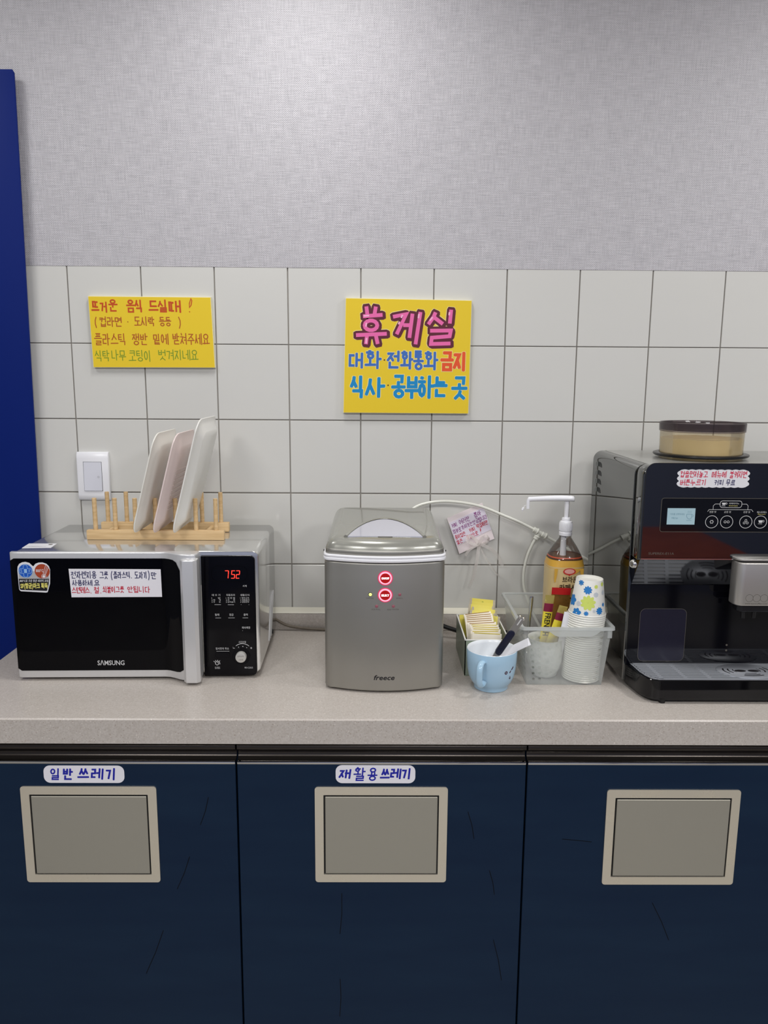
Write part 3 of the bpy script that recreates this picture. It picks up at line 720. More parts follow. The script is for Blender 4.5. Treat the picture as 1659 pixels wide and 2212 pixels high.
bw = mk('ribbon_bow', lathe(B(), [(0, -.004), (.0035, -.003), (.0045, 0), (.0035, .003), (0, .004)], k, 10), 'ribbon', mc)
for pts in ([kp(0, 0, 0), kp(-.018, -.004, .002), kp(-.031, -.006, .012), kp(-.024, .002, .022), kp(-.008, .004, .012), kp(0, 0, 0)],
            [kp(0, 0, 0), kp(.008, -.004, .018), kp(.018, -.008, .024), kp(.024, .0, .012), kp(.012, .004, .002), kp(0, 0, 0)]):
    mk('bow_loop', band(pts, .0105, (0, -.6, .8)), 'ribbon', mc)
for pts, wd in (([kp(0, 0, 0), kp(-.014, -.006, -.005), kp(-.028, -.006, -.016), kp(-.034, -.004, -.03)], .007),
                ([kp(0, 0, 0), kp(-.004, -.006, -.03), kp(-.010, -.004, -.075), kp(-.022, 0, -.112)], .0085),
                ([kp(0, 0, 0), kp(.022, -.004, -.006), kp(.046, -.002, -.026), kp(.062, 0, -.056)], .0085),
                ([kp(0, 0, 0), kp(.016, 0, -.032), kp(.036, .004, -.062), kp(.056, .01, -.088)], .0035)):
    mk('ribbon_tail', band(pts, wd, (0, -1, .1), 6, .5), 'ribbon', mc)

# white water tubing with its T fitting
wt = thing('water_tube', 'thin white plastic water tubing with a T fitting looping across the tiles', 'tube', (.47, -.03, 1.16))
y = -.03
A = [(.29, -.05, 1.170), (.329, y, 1.196), (.394, y, 1.207), (.477, y, 1.197), (.549, y, 1.170), (.590, y, 1.1525), (.630, y, 1.1328)]
mk('tubing', tube(B(), smooth_path(A), .0037, 10), 'tube_white', wt)
D = Vector((.0225, 0, -.0125)).normalized(); P0 = Vector((.6235, y, 1.1360))
bm = B(); cyl(bm, P0, P0 + D * .013, .0072, 16, .001); cyl(bm, P0 + D * .011, P0 + D * .026, .0054, 14); cyl(bm, P0 + D * .025, P0 + D * .038, .0072, 16, .001)
cyl(bm, P0 + D * .0345, P0 + D * .0385, .0085, 16, .001); cyl(bm, P0 + D * .0095, P0 + D * .0135, .0085, 16, .001)
Q = Vector((-.50, 0, -.86)).normalized(); P1 = P0 + D * .019
cyl(bm, P1, P1 + Q * .012, .0052, 14); cyl(bm, P1 + Q * .009, P1 + Q * .020, .0074, 16, .001); cyl(bm, P1 + Q * .010, P1 + Q * .0135, .0085, 16, .001)
mk('tee_fitting', bm, 'tube_white', wt)
P2 = P1 + Q * .019
mk('tubing', tube(B(), smooth_path([P2, P2 + Q * .014, (.611, y, 1.066), (.6035, y, 1.025), (.6045, y, .988), (.614, y, .955), (.630, y, .915), (.655, -.05, .872), (.69, -.055, .865)]), .0037, 10), 'tube_white', wt)
P3 = P0 + D * .037
mk('tubing', tube(B(), smooth_path([P3, P3 + D * .03, (.715, y, 1.084), (.77, y, 1.055), (.80, -.06, 1.04)]), .0037, 10), 'tube_white', wt)

# cords
o = mk('power_cord', tube(B(), smooth_path([(-.10, -.032, .905), (-.052, -.027, .897), (-.012, -.026, .876), (.037, -.027, .868), (.085, -.027, .8645), (.16, -.03, .8635), (.25, -.04, .8635)]), .0033, 10), 'cord_grey', loc=(.0, -.03, .86))
tag(o, 'thin grey-brown power cord drooping along the backsplash between microwave and ice maker', 'cord')
o = mk('power_cord', tube(B(), smooth_path([(.30, -.06, .905), (.372, -.07, .897), (.405, -.078, .888), (.43, -.085, .882), (.48, -.1, .872), (.525, -.115, .868), (.545, -.06, .868), (.62, -.05, .868), (.72, -.05, .868)]), .0058, 12), 'black_plain', loc=(.43, -.08, .86))
tag(o, 'thick black power cord running behind the green box from the ice maker', 'cord')

# ================================================================== MICROWAVE
mw = thing('microwave', 'silver and black microwave oven at the left end of the counter', 'microwave', (-.3, -.2, Z))
MT_ = 1.146
mk('case', prism(B(), rrect(.524, MT_ - .870, .014, 6, -.298, (MT_ + .870) / 2), 'y', -.3465, -.045, .003, 2), 'mw_case', mw)
for x in (-.52, -.08):
    for yy in (-.31, -.08): mk('foot', cyl(B(), (x, yy, Z), (x, yy, .871), .012, 16, .001), 'black_plain', mw)
# side louvres and vent plug on the right wall
for q in range(3): mk('side_louvre', tube(B(), smooth_path([(-.0358, -.19 + q * .020, .888), (-.0356, -.165 + q * .020, .925), (-.0358, -.125 + q * .020, .985)]), .0014, 6), 'mw_silver', mw)
mk('side_plug', cyl(B(), (-.037, -.11, .885), (-.0345, -.11, .885), .006, 14, .001), 'black_plain', mw)
def sst(a, b, x):
    s = min(max((x - a) / (b - a), 0), 1); return s * s * (3 - 2 * s)
def yd(x): return -.362 - .022 * sst(-.240, -.190, x)
xs = [-.5605 + i * (.3975 / 40) for i in range(41)]
poly = [(-.5605, -.348), (-.5605, -.356), (-.5575, -.3605)] + [(x, yd(x)) for x in xs[1:-2]] + [(-.172, -.386), (-.164, -.382), (-.162, -.372), (-.162, -.348)]
dr = mk('door', prism(B(), poly, 'z', .8665, 1.1468, .0028, 3), 'mw_silver', mw, ang=40)
gx = [-.5585 + i * ((.3615) / 44) for i in range(45)]
t = bmesh.new(); L = []
for x in gx:
    e = max(0, (x - (-.219)) / .022); e0 = max(0, (-.5525 - x) / .006)
    cut = .022 * (1 - math.sqrt(max(0, 1 - min(e, 1) ** 2))); cut0 = .005 * (1 - math.sqrt(max(0, 1 - min(e0, 1) ** 2)))
    zt = 1.1335 - cut - cut0; zb = .8835 + cut * .35 + cut0; yy = yd(x) if x > -.5575 else -.3605
    L.append([t.verts.new((x, yy - .0012, zt)), t.verts.new((x, yy - .0012, zb)), t.verts.new((x, yy + .002, zb)), t.verts.new((x, yy + .002, zt))])
for a, b in zip(L, L[1:]):
    for q in range(4): t.faces.new((a[q], a[(q + 1) % 4], b[(q + 1) % 4], b[q]))
t.faces.new(L[0]); t.faces.new(L[-1]); bmesh.ops.recalc_face_normals(t, faces=t.faces[:])
mk('door_glass', t, 'mw_glass', dr, ang=40)
bm = prism(B(), [(-.1945, -.386), (-.1945, -.392), (-.1885, -.3985), (-.166, -.3985), (-.1590, -.392), (-.1590, -.375)], 'z', .8655, 1.1385, .004, 3)
mk('door_handle', bm, 'mw_silver', dr, ang=40)
yg = -.3634
ink = Ink(front(-.387, -.329, .9085, .8935, yg), .058, .015); ink.font('SΛMSUNG', 0, .12, 1, .88, bold=.012); ink.build('maker_lettering', 'white_ink', dr)
# note taped on the door
nx0, nx1, nz1, nz0 = -.4360, -.2415, 1.1110, 1.0485
nt = mk('note_paper', loft(B(), [[(nx0, yg - .0003, nz1), (nx1 - .0005, yg - .0003, nz1 - .0012), (nx1, yg - .0003, nz0 + .0004), (nx0 + .0025, yg - .0003, nz0)], [(nx0, yg + .0002, nz1), (nx1 - .0005, yg + .0002, nz1 - .0012), (nx1, yg + .0002, nz0 + .0004), (nx0 + .0025, yg + .0002, nz0)]]), 'paper', mw, smooth=False)
def NI(): return Ink(front(nx0, nx1, nz1, nz0, yg - .0003), nx1 - nx0, nz1 - nz0)
ink = NI()
for a in [('전자렌지용', .022, .09, .30, .34), ('그릇', .33, .10, .425, .35), ('(', .445, .1, .48, .37), ('플라스틱', .48, .10, .665, .33), ('.', .665, .1, .70, .33), ('도자기', .71, .10, .85, .34), (')', .85, .08, .885, .37), ('만', .89, .12, .95, .36),
          ('사용하세', .03, .39, .25, .59), ('요', .265, .39, .33, .59)]: ink.hand(*a, .0016)
ink.build('lettering', 'navy_ink', nt)
ink = NI()
for a in [('스텐레스', .02, .64, .215, .86), ('.', .215, .64, .25, .86), ('철', .26, .63, .32, .86), ('.', .325, .64, .35, .86), ('쇠붙이그릇', .355, .62, .59, .84), ('안됩니다', .625, .62, .875, .84)]: ink.hand(*a, .0016)
ink.build('lettering', 'red_ink', nt)
# round mark sticker, upper left of the door
sx0, sx1, sz1, sz0 = -.5435, -.4750, 1.1260, 1.0590
stp = [(0, .28), (.015, .15), (.07, .06), (.16, .01), (.26, -.005), (.38, .03), (.46, .12), (.5, .14), (.56, .06), (.66, .02), (.78, .015), (.9, .06), (.97, .14), (1.0, .25), (.985, .5), (.97, .7), (.92, .86), (.88, .985), (.83, 1.0), (.07, .955), (.03, .93), (.01, .88)]
F0 = front(sx0, sx1, sz1, sz0, yg)
sk = mk('mark_sticker', loft(B(), [[F0(a, b, .0003) for a, b in stp], [F0(a, b, -.0002) for a, b in stp]]), 'sticker_white', mw, smooth=False)
def KI(): return Ink(lambda u, v, l: F0(u, v, l + .0003), sx1 - sx0, sz0 * -1 + sz1)
a = KI(); a.rect(.03, .3, .955, .54, 1); a.build('sticker_ground', 'sticker_grey', sk)
a = KI(); a.disc(.25, .29, .0150, 2); a.build('blue_disc', 'sticker_blue', sk)
a = KI(); a.disc(.76, .30, .0158, 2); a.build('red_disc', 'sticker_red', sk)
a = KI()
a.ring(.25, .29, .0145, .0006, 3)
a.stroke([(.19, .21), (.19, .14), (.21, .10), (.25, .085), (.29, .10), (.31, .14), (.31, .21)], .0009, 3); a.stroke([(.19, .37), (.19, .45), (.21, .48), (.25, .495), (.29, .48), (.31, .45), (.31, .37)], .0009, 3)
a.stroke([(.19, .21), (.11, .21), (.07, .24), (.06, .29), (.07, .34), (.11, .37), (.19, .37)], .0009, 3); a.stroke([(.31, .21), (.39, .21), (.43, .24), (.44, .29), (.43, .34), (.39, .37), (.31, .37)], .0009, 3)
a.rect(.205, .225, .295, .355, 3); a.font('S', .10, .24, .15, .34, 3); a.font('F', .35, .24, .395, .34, 3)
a.build('blue_disc_print', 'sky_ink', sk)
a = KI()
a.font('800°C', .57, .23, .80, .33, 3, bold=.01); a.stroke([(.88, .09), (.78, .40)], .0008, 3); a.stroke([(.97, .14), (.85, .42)], .0008, 3); a.stroke([(.925, .12), (.81, .44)], .0007, 3)
a.disc(.80, .47, .0030, 3); a.ring(.80, .47, .0048, .0007, 3); a.build('red_disc_print', 'sticker_white', sk)
a = KI(); a.poly([(.025, .545), (.955, .545), (.93, .72), (.90, .84), (.86, .945), (.08, .91), (.03, .89)], 1); a.build('black_band', 'black_ink', sk)
a = KI(); a.font('800°C로 구운 항균 세라믹 코팅', .05, .57, .93, .655, 2, shear=.2, bold=.008); a.build('band_lettering', 'sticker_white', sk)
a = KI(); a.font('SF(항균)마크 획득', .06, .68, .90, .90, 2, bold=.03); a.build('band_lettering', 'yellow_ink', sk)
# control panel
px0, px1, pz1, pz0 = -.1590, -.0435, 1.1365, .8665
cp = mk('control_panel', prism(B(), rrect(px1 - px0, pz1 - pz0, [.010, .010, .002, .002], 5, (px0 + px1) / 2, (pz0 + pz1) / 2), 'y', -.3535, -.345, .0015, 2), 'mw_panel', mw)
PF = front(px0, px1, pz1, pz0, -.3535)
def PI_(): return Ink(PF, px1 - px0, pz1 - pz0)
def pu(x): return (x - 436) / 116
def pv(y_): return (y_ - 1201) / 261
dw, dh = .068, .034
dc = PF(pu(496.5), pv(1239), 0)
t = bmesh.new(); oo = rrect(.0800, .0365, .015, 6, dc.x, dc.z); ii = rrect(.076, .0325, .013, 6, dc.x, dc.z); R_ = []
for pts, y in ((oo, -.3535), (oo, -.3546), (ii, -.3546), (ii, -.3538)): R_.append([t.verts.new((p[0], y, p[1])) for p in pts])
for a_, b_ in zip(R_, R_[1:]):
    for i in range(len(oo)): t.faces.new((a_[i], a_[(i + 1) % len(oo)], b_[(i + 1) % len(oo)], b_[i]))
bmesh.ops.recalc_face_normals(t, faces=t.faces[:]); mk('display_bezel', t, 'mw_panel', mw)
SEG = {'a': [(.12, 0), (.95, 0)], 'b': [(1, .04), (.92, .46)], 'c': [(.9, .54), (.82, .97)], 'd': [(0, 1), (.75, 1)], 'e': [(-.02, .96), (.06, .55)], 'f': [(.1, .46), (.18, .04)], 'g': [(.14, .5), (.86, .5)]}
ink = PI_()
for (x, segs) in ((487.5, 'abc'), (501, 'afgcd'), (511.5, 'abged')):
    for s_ in segs: ink.stroke([(pu(x + p[0] * 8), pv(1232.5 + p[1] * 16)) for p in SEG[s_]], .0015, 1)
ink.build('display_digits', 'led_red', cp)
ink = PI_()
def pt(txt, x0, y0, x1, y1, **k): ink.font(txt, pu(x0), pv(y0), pu(x1), pv(y1), **k)
pt('시계', 525, 1263, 533.5, 1267.5); pt('데 우 기', 458, 1282.5, 476, 1287); pt('자동조리', 489, 1282.5, 507.5, 1287); pt('생활/간식', 519.5, 1282.5, 539, 1287)
for j, (a_, b_, c_) in enumerate((('1      밥', '1 계 란 찜', '1 행주소독'), ('2 찌      개', '2 라      면', '2 냉동음식'), ('3 우      유', '3 감자삶기', '3 냉동만두'))):
    y0 = 1289.5 + j * 4.3
    pt(a_, 457, y0, 476.5, y0 + 3.4); pt(b_, 488, y0, 507.5, y0 + 3.4); pt(c_, 519, y0, 538.5, y0 + 3.4)
pt('탈취', 463.5, 1325, 472.5, 1330); pt('잠금', 494.5, 1325, 503.5, 1330); pt('출력', 525.5, 1325, 534.5, 1330); pt('쾌속해동', 521, 1353.5, 539.5, 1358.5)
pt('시간조절', 513, 1385.5, 529, 1390); pt('일시정지 취소', 462.5, 1399.5, 491.5, 1404.5); pt('BIO CERAMIC', 459.5, 1442.5, 470.5, 1444.5); pt('SYSTEM', 459.5, 1445, 470.5, 1447.2)
for x0, x1, yy in ((463, 477, 1305.5), (492, 505, 1305.7), (464, 476, 1334.5), (492, 506, 1334.5), (523, 535, 1334.5), (464, 492, 1408)): ink.stroke([(pu(x0), pv(yy)), (pu(x1), pv(yy))], .0007, 1, cap=False)
for x0, yy in ((520.8, 1305.5), (537.5, 1305.7), (522.5, 1362.5), (500.5, 1399), (0, 0)):
    if x0: ink.disc(pu(x0), pv(yy), .0005, 1, 8)
ink.ring(pu(521), pv(1412), .0215, .0011, 1, 20, -130, -48); ink.stroke([(pu(500.5), pv(1401.3)), (pu(504), pv(1401.3))], .0010, 1); ink.stroke([(pu(538.5), pv(1401)), (pu(542), pv(1401))], .0010, 1); ink.stroke([(pu(540.2), pv(1399)), (pu(540.2), pv(1403))], .0010, 1)
ink.disc(pu(512.5), pv(1399), .0009, 1, 8); ink.disc(pu(522), pv(1397.5), .0011, 1, 8); ink.disc(pu(530.5), pv(1400), .0009, 1, 8)
sp = [(465 + (2.5 + 3.6 * k_ / 26) * math.cos(-.3 + k_ * .30) * 1.0, 1435 + (2.5 + 3.6 * k_ / 26) * math.sin(-.3 + k_ * .30)) for k_ in range(-4, 24)]
ink.stroke([(pu(a_), pv(b_)) for a_, b_ in sp], .0012, 1)
for x, yy, x1_, y1_ in ((457.5, 1430, 459.5, 1432.0), (461.2, 1428, 462.3, 1430), (466, 1427.5, 466, 1429.5), (470.8, 1428.7, 469.5, 1430.5)): ink.stroke([(pu(x), pv(yy)), (pu(x1_), pv(y1_))], .0011, 1)
ink.font('RE-C23LS', pu(525), pv(1443), pu(543), pv(1446.5)); ink.build('panel_lettering', 'white_ink', cp)
kc = PF(pu(518.3), pv(1419), 0)
mk('dial_ring', lathe(B(), [(0, .0006), (.019, .0006), (.0196, 0)], kc, 36, (0, -1, 0)), 'mw_panel', cp)
kb = mk('dial_knob', lathe(B(), [(.0118, 0), (.0118, .009), (.0112, .0104), (.0100, .0108), (0, .0108)], kc, 36, (0, -1, 0)), 'knob', mw)
ink = Ink(front(kc.x - .011, kc.x + .011, kc.z + .011, kc.z - .011, kc.y - .0108), .022, .022); ink.font('조리시작', .18, .27, .82, .43); ink.font('+30초', .28, .62, .74, .76); ink.build('knob_lettering', 'grey_ink', kb)
sb = PF(pu(477), pv(1416), 0)
mk('stop_button', prism(B(), rrect(.032, .012, .005, 4, sb.x, sb.z), 'y', -.3535, -.3548, .0006, 1), 'mw_panel', mw)
# warning paper stuck on the top
bm = loft(B(), [[(-.5545, -.2725, MT_ + .0001), (-.4935, -.2725, MT_ + .0001), (-.4895, -.3150, MT_ + .0001), (-.5505, -.3190, MT_ + .0001)], [(-.5545, -.2725, MT_ + .0005), (-.4935, -.2725, MT_ + .0005), (-.4895, -.3150, MT_ + .0005), (-.5505, -.3190, MT_ + .0005)]])
tp = mk('top_label', bm, 'sticker_white', mw, smooth=False)
ink = Ink(flat((-.552, -.2735, MT_ + .0005), (.058, 0, 0), (0, -.040, 0), (0, 0, 1)), .058, .04); ink.disc(.85, .25, .0048, 1, 16); 
for q in range(4): ink.stroke([(.08 + .1 * q, .75 + .04 * (q % 2)), (.45 + .12 * q, .78)], .0006, 1)
ink.build('label_print', 'grey_ink', tp)

mw.rotation_euler = (0, 0, math.radians(1.3))

# ================================================================== DISH RACK + TRAYS
dk = thing('dish_rack', 'pale wooden peg rack standing on top of the microwave', 'rack', (-.284, -.18, MT_ + .0004))
zb = MT_ + .0004
for (yc, x0, x1) in ((-.2275, -.4405, -.1270), (-.130, -.4420, -.1345)):
    r_ = mk('rail', box(B(), x0, x1, yc - .0078, yc + .0078, zb, zb + .0225, .0016, 2), 'wood', dk)
for (yc, xa, xb) in ((-.2275, -.4213, -.1458), (-.130, -.4262, -.1542)):
    for q in range(7):
        x = xa + (xb - xa) * q / 6
        mk('peg', cyl(B(), (x, yc, zb + .020), (x, yc, 1.242), .0051, 14, .0006), 'wood', dk)
for x in (-.404, -.176): mk('cross_bar', cyl(B(), (x, -.225, zb + .0115), (x, -.132, zb + .0115), .0048, 12), 'wood', dk)

def tray(label, m, top, bot, h, off, mname):
    """shallow rectangular tray standing on edge, opening to the left, hollow back to the right"""
    (tx, tz), (bx_, bz) = top, bot
    c = thing('serving_tray', label, 'tray', (bx_, -.195, bz), 'trays standing in the wooden rack')
    H = math.hypot(tx - bx_, tz - bz); up = Vector((tx - bx_, 0, tz - bz)).normalized(); nr = Vector((up.z, 0, -up.x)); W = .196
    o0 = Vector((bx_, -.195, bz))
    def ring(ins, r, d): return [o0 + Vector((0, p[0], 0)) + up * (p[1] + H / 2) + nr * d for p in rrect(W - 2 * ins, H - 2 * ins, r, 5)]
    rings = [ring(.0125, .026, .0045), ring(.006, .030, .0012), ring(.0, .034, 0), ring(-.0006, .034, .0012), ring(.0, .034, .0026), ring(.007, .030, .0036), ring(.013, .027, .0065), ring(.026, .020, off - .002), ring(.029, .018, off)]
    bm = loft(B(), rings, False, True)
    inner = [ring(.0125, .026, .0045), ring(.025, .019, off - .004), ring(.029, .017, off - .0018)]
    loft(bm, inner, False, True)
    mk('tray_shell', bm, m, c)
    t = bmesh.new()
    f0 = o0 + up * (H / 2) + nr * (off + .0002)
    for q in range(9):
        zz = -H * .26 + q * H * .05
        box(t, -.0001, .0009, -W * .30, W * .30, zz - .0012, zz + .0012)
    R3 = Matrix((nr, Vector((0, 1, 0)), up)).transposed().to_4x4()
    bmesh.ops.transform(t, matrix=Matrix.Translation(f0) @ R3, verts=t.verts[:])
    if mname: mk('base_ribs', t, m, c, smooth=False)
    else: t.free()
    return c
tray('off-white tray in the rack, leftmost of the three leaning trays', 'tray_cream', (-.2600, 1.3935), (-.3200, 1.1700), 0, .0135, None)
tray('pink-tinted tray with a ribbed back, between two white trays in the rack', 'tray_pink', (-.2165, 1.3925), (-.2765, 1.1700), 0, .0135, 'ribs')
tray('bright white tray standing tallest and furthest right in the rack', 'tray_white', (-.1650, 1.4245), (-.2325, 1.1700), 0, .017, None)

# ================================================================== ICE MAKER
im_ = thing('ice_maker', 'metallic grey ice maker with two glowing red buttons, centre of the counter', 'ice maker', (.239, -.26, Z))
def plan(ex=0, n=9, rb=.012, rf=.020, x0=.1135, x1=.3652, yb=-.10, yf=-.411, bulge=.019):
    """body outline seen from above: square back, softly bowed front"""
    x0 -= ex; x1 += ex; yb += ex; yf -= ex; pts = []
    for k_ in range(5):
        a = PI / 2 * k_ / 4; pts.append((x1 - rb + rb * math.cos(a), yb - rb + rb * math.sin(a)))
    for k_ in range(5):
        a = PI / 2 + PI / 2 * k_ / 4; pts.append((x0 + rb + rb * math.cos(a), yb - rb + rb * math.sin(a)))
    for k_ in range(5):
        a = PI + PI / 2 * k_ / 4; pts.append((x0 + rf + rf * math.cos(a), yf + rf + rf * math.sin(a)))
    xm = (x0 + x1) / 2; hw = (x1 - x0) / 2 - rf
    for k_ in range(1, 14):
        x = x0 + rf + 2 * hw * k_ / 14; pts.append((x, yf - bulge * (1 - ((x - xm) / hw) ** 2)))
    for k_ in range(5):
        a = 1.5 * PI + PI / 2 * k_ / 4; pts.append((x1 - rf + rf * math.cos(a), yf + rf + rf * math.sin(a)))
    return pts
def yfront(x):
    xm = (.1135 + .3652) / 2; hw = (.3652 - .1135) / 2 - .020
    return -.411 - .019 * (1 - ((x - xm) / hw) ** 2)
mk('body', prism(B(), plan(), 'z', Z + .004, 1.1413, .004, 3), 'ice_body', im_, ang=50)
for x in (.14, .34):
    for yy in (-.385, -.13): mk('foot', cyl(B(), (x, yy, Z), (x, yy, Z + .006), .012, 14), 'black_plain', im_)
rm = B(); prism(rm, plan(.0024), 'z', 1.1424, 1.1500, .0024, 3); prism(rm, plan(.0006), 'z', 1.148, 1.1525, .001, 1); prism(rm, plan(.0020), 'z', 1.1500, 1.1558, .0022, 3)
mk('white_rim', rm, 'white_plastic', im_, ang=50)
mk('body_seam', prism(B(), plan(-.002), 'z', 1.1403, 1.1435), 'black_plain', im_)
def insetp(pts, d):
    xm, ym = .2394, -.255
    hx, hy = .126, .165
    return [(xm + (p[0] - xm) * (1 - d / hx), ym + (p[1] - ym) * (1 - d / hy)) for p in pts]
base = plan(-.0020)
mk('lid_band', prism(B(), base, 'z', 1.1554, 1.1672, .001, 1), 'ice_body', im_, ang=50)
def lidH(y): return .0205 + (.0405 - .0205) * (y + .43) / .33
rings = []
for d, hf in ((.0010, 0), (.0022, .22), (.0042, .45), (.0080, .68), (.0125, .84), (.0185, .95), (.026, 1.0)):
    rings.append([Vector((p[0], p[1], 1.1670 + hf * lidH(p[1]))) for p in insetp(base, d)])
mk('lid', loft(B(), rings, False, True), 'ice_lid', im_, ang=60)
def lidz(y): return 1.1670 + lidH(y)
# arched window in the lid with its thick rim
arch = [(.240 + .0795 * (1 - k_ / 12), -.3955 + .150 * (1 - (1 - k_ / 12) ** 2) ** .88) for k_ in range(25)]
bm = loft(B(), [[Vector((p[0], p[1], lidz(p[1]) - .001)) for p in arch], [Vector((.240 + (p[0] - .24) * .985, -.3955 + (p[1] + .3955) * .985, lidz(p[1]) + .0014)) for p in arch]])
mk('lid_window', bm, 'lilac_window', im_, ang=50)
mk('window_rim', tube(B(), [Vector((.240 + (p[0] - .24) * 1.03, -.3955 + (p[1] + .3955) * 1.03, lidz(p[1]) + .0006)) for p in arch], .0042, 10, .8), 'ice_lid', im_)
mk('window_seam', tube(B(), [Vector((.240 + (p[0] - .24) * .992, -.3955 + (p[1] + .3955) * .992, lidz(p[1]) + .0012)) for p in arch], .0011, 6), 'black_plain', im_)
mk('lid_lip', tube(B(), smooth_path([(.225, -.398, lidz(-.398) + .0008), (.240, -.400, lidz(-.4) + .0014), (.255, -.398, lidz(-.398) + .0008)]), .0008, 6), 'grey_ink', im_)
for x in (.1125, .3665): mk('lid_hinge_pin', cyl(B(), (x - .001, -.395, 1.1610), (x + .001, -.395, 1.1610), .0018, 8), 'black_plain', im_)
IF = lambda u, v, l: Vector((u, yfront(u) - l, v))
def II(): return Ink(IF, 1, 1)
def IK():       # v measured downward so lettering comes out upright
    return Ink(lambda u, v, l: Vector((u, yfront(u) - l, -v)), 1, 1)
for zc, txt in ((1.1105, 'ON/OFF'), (1.0745, 'SELECT')):
    yb = yfront(.2405)
    b_ = mk('push_button', lathe(B(), [(.0105, 0), (.0105, .0018), (.0100, .0024), (0, .0024)], (.2405, yb, zc), 30, (0, -1, 0)), 'btn_red', im_)
    mk('light_ring', lathe(B(), [(.0105, .0003), (.0106, .0022), (.0132, .0022), (.0136, .0003)], (.2405, yb, zc), 36, (0, -1, 0)), 'ring_pink', b_)
    mk('ring_glow', lathe(B(), [(.0136, .0004), (.0156, .0005), (.0158, 0)], (.2405, yb, zc), 36, (0, -1, 0)), 'ring_glow', b_)
    ink = Ink(front(.2325, .2485, zc + .0022, zc - .0022, yb - .0024), .016, .0044); ink.font(txt, 0, 0, 1, 1, bold=.03); ink.build('button_lettering', 'btn_text', b_)
for x, z_, m in ((.2100, 1.0752, 'led_lime'), (.2705, 1.0752, 'led_off'), (.2230, 1.0505, 'led_off'), (.2575, 1.0505, 'led_off')):
    o = mk('indicator_light', lathe(B(), [(.0033, -.0002), (.0033, .0006), (.0022, .0011), (0, .0012)], (x, yfront(x), z_), 16, (0, -1, 0)), m, im_)
    if m == 'led_lime':
        o['label'] = 'lit yellow-green indicator light'
        mk('light_socket', lathe(B(), [(.0033, .0003), (.0042, .0004), (.0044, -.0002)], (x, yfront(x), z_), 18, (0, -1, 0)), 'black_ink', o)
ink = IK()
for tx, x0, x1, z_ in (('LARGE', .2015, .2165, 1.0675), ('SMALL', .2630, .2775, 1.0675), ('ICE FULL', .2130, .2315, 1.0435), ('ADD WATER', .2445, .2695, 1.0435)): ink.font(tx, x0, -z_ - .0013, x1, -z_ + .0013)
ink.build('front_lettering', 'grey_ink', im_)
ink = IK(); ink.font('freece', .2175, -.9005, .2615, -.8895, shear=.25, bold=.02); ink.build('maker_lettering', 'black_ink', im_)

# ================================================================== GREEN BOX WITH SWEETENER PACKETS
gb = thing('packet_box', 'narrow grey-green plastic box full of sweetener packets, behind the blue mug', 'box', (.469, -.24, Z))
gx0, gx1, gy0, gy1, gz1 = .4195, .5180, -.3320, -.1450, .9440
bm = B(); th = .0022
box(bm, gx0, gx1, gy0, gy1, Z + .0002, Z + .0025)
for a_ in ((gx0, gx0 + th, gy0, gy1), (gx1 - th, gx1, gy0, gy1), (gx0, gx1, gy0, gy0 + th), (gx0, gx1, gy1 - th, gy1)): box(bm, *a_, Z + .002, gz1)
mk('box_body', bm, 'bin_green', gb, smooth=False)
bm = B()
for a_ in ((gx0 - .0008, gx0 + th, gy0, gy1), (gx1 - th, gx1 + .0008, gy0, gy1), (gx0, gx1, gy0 - .0008, gy0 + th), (gx0, gx1, gy1 - th, gy1 + .0008)): box(bm, *a_, gz1 - .0008, gz1 + .0012)
mk('box_rim', bm, 'tray_white', gb, smooth=False)

